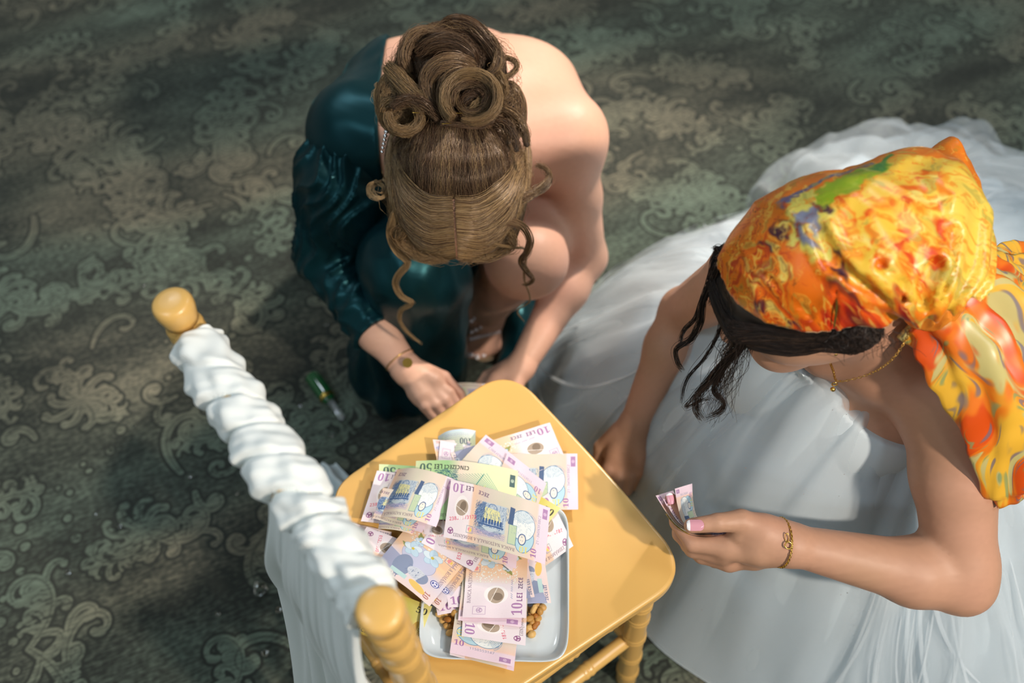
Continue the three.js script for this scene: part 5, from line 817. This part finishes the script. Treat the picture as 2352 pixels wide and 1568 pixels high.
  mesh('scarf_knot', nets(field([ball(knot, 0.026, 0.01), cone(PD(2120, 712, 1.05), PD(2190, 640, 1.07), 0.017, 0.02, 0.02)], (d, x, y, z) => d - 0.003 * Math.sin((x - z) * 260 + 3 * n3(x * 30, y * 30, z * 30))), new THREE.Box3().setFromCenterAndSize(knot, V(0.2, 0.2, 0.2)), 0.003), std(0xe88a2a, 0.4, { sheen: 0.5 }), scarf);
  const toEye = (p) => p.addScaledVector(EYE.clone().sub(p).normalize(), 0.0012);
  mesh('scarf_pin', sweep([toEye(hit(1923, 664)), toEye(hit(1921, 710)), toEye(hit(1915, 755))], 0.0011, 12, 6), std(0x7d7a3a, 0.35, { metalness: 0.7 }), scarf);

  // ---- gown
  const satin = std(0xcfdde4, 0.7, { sheen: 0.3, sheenRoughness: 0.5 });
  const tulleMat = (o) => new THREE.MeshPhysicalMaterial({ color: 0xdbe6ec, roughness: 0.85, transparent: true, opacity: o, side: THREE.DoubleSide, specularIntensity: 0.2 });
  const W = V(0.55, 0, -0.80), outline = [[1200, 866, .02], [1238, 960, .02], [1330, 1150, .02], [1425, 1340, .02], [1490, 1466, .01], [1560, 1522, .01], [1640, 1572, .01], [1800, 1660, .01], [2050, 1760, .01], [2350, 1800, .01], [2700, 1600, .01], [2850, 1200, .01], [2800, 700, .02], [2500, 470, .03], [2300, 420, .05], [2100, 420, .06], [1900, 440, .06], [1770, 462, .05], [1690, 482, .05], [1600, 512, .05], [1450, 584, .04], [1370, 650, .03], [1285, 745, .03], [1225, 812, .02]].map(([x, y, h]) => { const p = P(x, y, h); return [Math.atan2(p.z - W.z, p.x - W.x), Math.hypot(p.x - W.x, p.z - W.z)]; }).sort((a, b) => a[0] - b[0]);
  const rad = (a) => { const n = outline.length; for (let i = 0; i < n; i++) { const A = outline[i], B = outline[(i + 1) % n]; let a1 = B[0] + (i === n - 1 ? 6.283185 : 0), x = a; if (i === n - 1 && a < A[0]) x += 6.283185; if (x >= A[0] && x <= a1) { const t = (x - A[0]) / (a1 - A[0]); return lerp(A[1], B[1], t); } } return outline[0][1]; };
  const radS = (a) => { let s = 0; for (let k = -3; k <= 3; k++) { let b = a + k * 0.035; if (b > Math.PI) b -= 6.283185; if (b < -Math.PI) b += 6.283185; s += rad(b); } return s / 7; };
  const R360 = Array.from({ length: 721 }, (_, i) => radS(-Math.PI + i / 720 * 6.283185));
  const skirtH = (s, a, x, z) => { const core = 0.52 * Math.pow(clamp(1 - Math.pow(s, 1.75)), 0.95); const lap = 0.26 * Math.exp(-(Math.pow((x - 0.375) / 0.165, 2) + Math.pow((z + 0.68) / 0.14, 2))) + 0.05 * Math.exp(-(Math.pow((x - 0.3) / 0.14, 2) + Math.pow((z + 0.95) / 0.12, 2))); return core + lap * smooth(1, 0.75, s); };
  const skirt = (off, amp, seed, grow) => gridGeo(300, 90, (u, v, p) => {
    const a = -Math.PI + u * 6.283185, s = Math.pow(v, 0.85), r = R360[Math.round(u * 720)] * (grow ?? 1) * s, x = W.x + Math.cos(a) * r, z = W.z + Math.sin(a) * r;
    const sv = Math.min(1, s), fold = amp * smooth(0.12, 0.5, sv) * (0.6 * Math.sin(a * 23 + 2.4 * n2(a * 2 + seed, sv * 2) + sv * 2) + 0.55 * (1 - 2 * Math.abs(n2(x * 5 + seed, z * 5))) + 0.6 * n2(x * 3 + seed * 2, z * 3));
    p.set(x, Math.max(0.006 + off * 0.3, skirtH(sv, a, x, z) + off + fold * smooth(1.0, 0.9, sv)), z);
  }, true);
  const gown = mesh('skirt', skirt(0, 0.011, 1.3), satin, who); gown.userData.label = 'wide white tulle skirt spread over the carpet';
  mesh('tulle_layer', skirt(0.010, 0.014, 5.1), tulleMat(0.42), gown); mesh('tulle_layer', skirt(0.022, 0.02, 9.7), tulleMat(0.3), gown);
  // the gathered bustle standing up behind
  const puffH = (x, y) => 0; void puffH;
  const puff = (scale, op, seed, lift) => { const cx = P(2120, 505, 0.12), n = gridGeo(140, 40, (u, v, p) => { const a = u * 6.283185, s = v, rx = 0.345 * scale, rz = 0.265 * scale; const w = 1 + 0.05 * Math.sin(a * 7 + seed) + 0.06 * n2(Math.cos(a) * 1.5 + seed, Math.sin(a) * 1.5); const r = Math.sin(Math.min(1, s * 1.02) * Math.PI / 2); p.set(cx.x + Math.cos(a) * rx * r * w, lift + 0.21 * scale * Math.cos(s * Math.PI / 2) * (1 + 0.16 * n2(Math.cos(a) * 2 * s + seed, Math.sin(a) * 2 * s)) + 0.014 * Math.sin(a * 19 + 3 * n2(a, s * 3)) * s, cx.z - 0.0 + Math.sin(a) * rz * r * w); }, true); return mesh('bustle', n, op < 1 ? tulleMat(op) : satin, gown); };
  puff(0.84, 1, 2.2, 0.02); puff(0.97, 0.3, 4.4, 0.05); puff(1.06, 0.22, 8.8, 0.06);
  // creases where the tulle doubles over
  const creases = []; for (let k = 0; k < 90; k++) {
    const a = rr(-Math.PI, Math.PI), s0 = rr(0.5, 0.85), len = rr(0.2, 0.6), pts = [], i0 = Math.round((a + Math.PI) / 6.283185 * 720), bend = rr(-0.5, 0.5), wdt = rr(0.0012, 0.0038);
    for (let i = 0; i <= 10; i++) { const t = i / 10, s = Math.min(0.97, s0 + len * t), an = a + bend * t * t * 0.6, r = R360[clamp(Math.round((an + Math.PI) / 6.283185 * 720), 0, 720)] * s, x = W.x + Math.cos(an) * r, z = W.z + Math.sin(an) * r; pts.push(V(x, skirtH(s, an, x, z) + 0.034 + 0.004 * Math.sin(t * 5 + k), z)); }
    if (pts.some((p) => Math.hypot(p.x - 0.39, p.z + 0.7) < 0.2)) continue;
    creases.push(sweep(pts, (v) => wdt * Math.sin(Math.PI * clamp(v * 0.9 + 0.08)) + 0.0008, 20, 8, { flat: 0.28, upHint: V(0, 1, 0) }));
  }
  const cr = mesh('tulle_creases', merge(creases), tulleMat(0.28), gown); cr.userData.kind = 'stuff';
  const glit = []; for (let k = 0; k < 170; k++) { const a = rr(-Math.PI, Math.PI), s = Math.sqrt(rr(0.02, 0.9)), r = R360[Math.round((a + Math.PI) / 6.283185 * 720)] * s, x = W.x + Math.cos(a) * r, z = W.z + Math.sin(a) * r; const t = rr(0.0005, 0.0010); glit.push(new THREE.OctahedronGeometry(t, 0).rotateX(rnd() * 3).rotateZ(rnd() * 3).translate(x, skirtH(s, a, x, z) + rr(0.03, 0.05), z)); }
  const gl = mesh('glitter', merge(glit), std(0xffffff, 0.1, { metalness: 1 }), gown); gl.userData.kind = 'stuff';
  // bodice
  const bA = P(1925, 842, 0.62), bB = P(2018, 938, 0.60), bC = P(2108, 1018, 0.565), toB = bC.clone().sub(bA), bN = toB.clone().cross(P(1760, 765, 0.665).sub(bA)).normalize(); if (bN.y < 0) bN.negate();
  const tf = field(torso), bodF = (x, y, z) => Math.max(tf(x, y, z) - 0.007, (x - bA.x) * bN.x + (y - bA.y) * bN.y + (z - bA.z) * bN.z, -(tf(x, y, z) + 0.02), -(y - 0.3));
  const bod = mesh('bodice', nets(bodF, boundsOf(torso.slice(0, 5), 0.02), 0.005), satin, who);
  for (let k = 0; k < 34; k++) { const t = k / 33, p0 = P(lerp(2075, 2112, t) + rr(-8, 8), lerp(995, 1050, t) + rr(-5, 5), 0.575 - 0.03 * t); mesh('bead', new THREE.SphereGeometry(rr(0.0012, 0.0022), 8, 6).translate(p0.x, p0.y, p0.z), goldMetal, bod); }

  // ---- jewellery
  const chain = (pts, r, step, name, label) => { const cv = new THREE.CatmullRomCurve3(pts), n = Math.round(cv.getLength() / step), gs = []; for (let i = 0; i < n; i++) { const t = (i + 0.5) / n, p = cv.getPoint(t), d = cv.getTangent(t); const g = new THREE.TorusGeometry(step * 0.52, r, 6, 12).scale(1.25, 0.8, 1); if (i % 2) g.rotateX(1.3); g.applyQuaternion(new THREE.Quaternion().setFromUnitVectors(V(1, 0, 0), d)); g.translate(p.x, p.y, p.z); gs.push(g); } const o = mesh(name, merge(gs), goldMetal, who); o.userData.label = label; return o; };
  const nk = chain([[2092, 748, 1.07], [2078, 785, 1.055], [2052, 822, 1.06], [2015, 850, 1.075], [1968, 868, 1.095], [1922, 874, 1.115], [1914, 852, 1.125], [1908, 836, 1.13]].map((a) => PD(...a)), 0.00042, 0.0030, 'necklace', 'fine gold chain necklace with a small pendant');
  const pd = PD(1917, 882, 1.113); mesh('pendant', merge([new THREE.TorusGeometry(0.003, 0.0008, 6, 14).translate(pd.x, pd.y, pd.z), new THREE.OctahedronGeometry(0.0032, 1).translate(pd.x - 0.001, pd.y - 0.006, pd.z + 0.003)]), goldMetal, nk);
  const ax = wrL.clone().sub(elL).normalize(), e1 = ax.clone().cross(V(0, 1, 0)).normalize(), e2 = e1.clone().cross(ax), bc = wrL.clone().addScaledVector(ax, 0.013);
  const bl = chain(Array.from({ length: 25 }, (_, i) => { const a = i / 24 * 6.2832; return bc.clone().addScaledVector(e1, Math.cos(a) * 0.0305).addScaledVector(e2, Math.sin(a) * 0.0282).addScaledVector(ax, 0.004 * Math.cos(a)); }), 0.0006, 0.0028, 'bracelet', 'fine gold chain bracelet with ring clasp');
  const cl = PD(1811, 1252, 1.176); mesh('clasp', merge([new THREE.TorusGeometry(0.0042, 0.0009, 8, 20).rotateX(-0.9).translate(cl.x, cl.y, cl.z), new THREE.TorusGeometry(0.0048, 0.0008, 8, 20).scale(0.5, 1, 1).rotateX(-0.9).translate(cl.x - 0.001, cl.y + 0.003, cl.z - 0.009)]), goldMetal, bl);
  const rg = P(1608, 1268, .494); mesh('ring', new THREE.TorusGeometry(0.0105, 0.0011, 8, 24).rotateY(1.3).translate(rg.x, rg.y, rg.z), goldMetal, who);
  const er = PD(1919, 812, 1.06); mesh('earring', new THREE.OctahedronGeometry(0.0028, 1).translate(er.x, er.y, er.z), goldMetal, who);

  // ---- banknotes held in the hand
  const fan = [[NM.b1, [[1506, 1138], [1530, 1176], [1556, 1208], [1590, 1226], [1640, 1229], [1672, 1224]], .550, 'outermost pink ten lei banknote'], [NM.b2, [[1523, 1146], [1540, 1178], [1562, 1206], [1592, 1222], [1640, 1226], [1670, 1222]], .552, 'second pale banknote'], [NM.f, [[1534, 1162], [1548, 1186], [1566, 1206], [1594, 1220], [1640, 1224], [1664, 1221]], .554, 'third lilac banknote'], [NM.b3, [[1550, 1122], [1556, 1160], [1570, 1200], [1598, 1218], [1640, 1222], [1660, 1220]], .556, 'innermost upright banknote'], [NM.F, [[1528, 1180], [1544, 1200], [1562, 1216], [1592, 1230], [1640, 1232], [1666, 1226]], .546, 'orange-yellow banknote']];
  fan.forEach(([m, prof, h, what], i) => {
    const cv = new THREE.CatmullRomCurve3(prof.map(([x, y]) => V(x, y, 0)), false, 'centripetal');
    const g = gridGeo(30, 8, (u, v, p) => { const a = cv.getPoint(u); p.copy(P(a.x + 40 * v * (1 - 0.5 * u), a.y - 12 * v, h - 0.055 * v)); });
    tag(mesh('banknote', g, m), `${what} held between the bride's thumb and fingers`, 'banknote', 'folded banknotes in the bride\'s hand');
  });
}
// a note in the other hand, below the front of the seat
sheet(NM.b2, [[1030, 880, .235], [1130, 882, .235], [1140, 960, .225], [1040, 958, .225]], 'banknote held below the front of the seat by the crouching person', { bend: .004 });
// ---------------------------------------------------------------- things lying on the carpet
{
  const a = P(716, 862, 0.018), b = P(768, 934, 0.016), d = b.clone().sub(a), o = thing('bottle', 'small green bottle with a gold band lying on the carpet by the velvet skirt', 'bottle');
  const L = d.length(), q = new THREE.Quaternion().setFromUnitVectors(V(0, 1, 0), d.normalize());
  const at = (g) => g.applyQuaternion(q).translate(a.x, a.y, a.z);
  mesh('bottle_body', at(lathe([[0, 0], [0.013, 0.001], [0.0165, 0.004], [0.0165, L * 0.62], [0.015, L * 0.72], [0.011, L * 0.8], [0.0085, L * 0.84], [0, L * 0.84]], 24)), std(0x0f5a2c, 0.12, { clearcoat: 1 }), o);
  mesh('gold_band', at(lathe([[0.0166, L * 0.66], [0.0162, L * 0.67], [0.0156, L * 0.72], [0.0146, L * 0.74], [0.0135, L * 0.74]], 24)), goldMetal, o);
  mesh('neck', at(lathe([[0.0085, L * 0.83], [0.007, L * 0.9], [0.006, L * 1.2], [0.0075, L * 1.24], [0.0075, L * 1.36], [0, L * 1.37]], 20)), std(0xeaf0f2, 0.08, { transmission: 0.85, thickness: 0.004 }), o);
  const glass = std(0xf4fafa, 0.03, { transmission: 1, thickness: 0.003, ior: 1.5 });
  const chip = (r, fl) => { const g = new THREE.IcosahedronGeometry(r, 0), p = g.attributes.position, m = {}; for (let i = 0; i < p.count; i++) { const k = [p.getX(i), p.getY(i), p.getZ(i)].map((v) => v.toFixed(5)).join(); m[k] = m[k] || [rr(0.6, 1.25), rr(0.7, 1.2), rr(0.6, 1.25)]; p.setXYZ(i, p.getX(i) * m[k][0], p.getY(i) * fl * m[k][1], p.getZ(i) * m[k][2]); } g.computeVertexNormals(); return g; };
  const lay = (g, px, py, label, turn = rr(0, 6)) => { g.computeBoundingBox(); const p = P(px, py, 0.003), s = mesh('glass_shard', g, glass); s.position.set(p.x, 0.0015 - g.boundingBox.min.y, p.z); s.rotation.y = turn; return tag(s, label, 'glass shard', 'broken glass on the carpet'); };
  lay(chip(0.0155, 0.9), 598, 1358, 'largest chunky clear glass piece beside the hanging drape');
  const arc = (r, h, a0, a1) => gridGeo(20, 4, (u, v, q) => { const t = lerp(a0, a1, u), k = v < 0.3 || v > 0.7 ? r : r + 0.002; q.set(Math.cos(t) * k, Math.sin(u * 3.14) * h * v + 0.001 * (v > 0.5 ? 1 : 0), Math.sin(t) * k); });
  lay(arc(0.045, 0.014, 0.3, 1.9), 515, 1058, 'long curved sliver of clear glass beside the wound chair back', 1.2);
  lay(arc(0.04, 0.02, 0.2, 1.6), 745, 1040, 'curved glass fragment between green bottle and folded cloth', 2.2); lay(arc(0.03, 0.012, 0.4, 1.9), 700, 1010, 'thin curved glass fragment by the chair back drape', 0.3);
  lay(chip(0.009, 0.5), 780, 955, 'small glass piece at the tip of the green bottle');
  for (const [x, y, r] of [[332, 655, .004], [275, 1210, .006], [157, 1314, .006], [220, 1183, .004], [437, 1095, .004], [545, 1132, .005], [610, 1500, .007], [640, 1402, .006], [500, 1410, .005], [308, 978, .004], [748, 745, .005], [690, 930, .005], [672, 985, .006], [760, 1000, .006]]) lay(chip(r, 0.6), x, y, 'tiny clear glass crumb scattered on the dark carpet');
  // folded pale cloth on the floor behind the chair
  const c0 = P(700, 1112, 0.01), cu = P(748, 1082, 0.01).sub(c0), cv = P(792, 1212, 0.01).sub(c0);
  const g = gridGeo(40, 24, (u, v, q) => { q.copy(c0).addScaledVector(cu, u * 1.5).addScaledVector(cv, v); q.y = 0.03 + 0.016 * Math.sin(u * 11 + 0.6) + 0.008 * n2(u * 3, v * 3); });
  tag(mesh('folded_cloth', g, std(0xd3dfe2, 0.85, { side: THREE.DoubleSide })), 'pale folded cloth lying on the carpet beside the golden seat', 'cloth');
}
renderer.render(scene, camera);
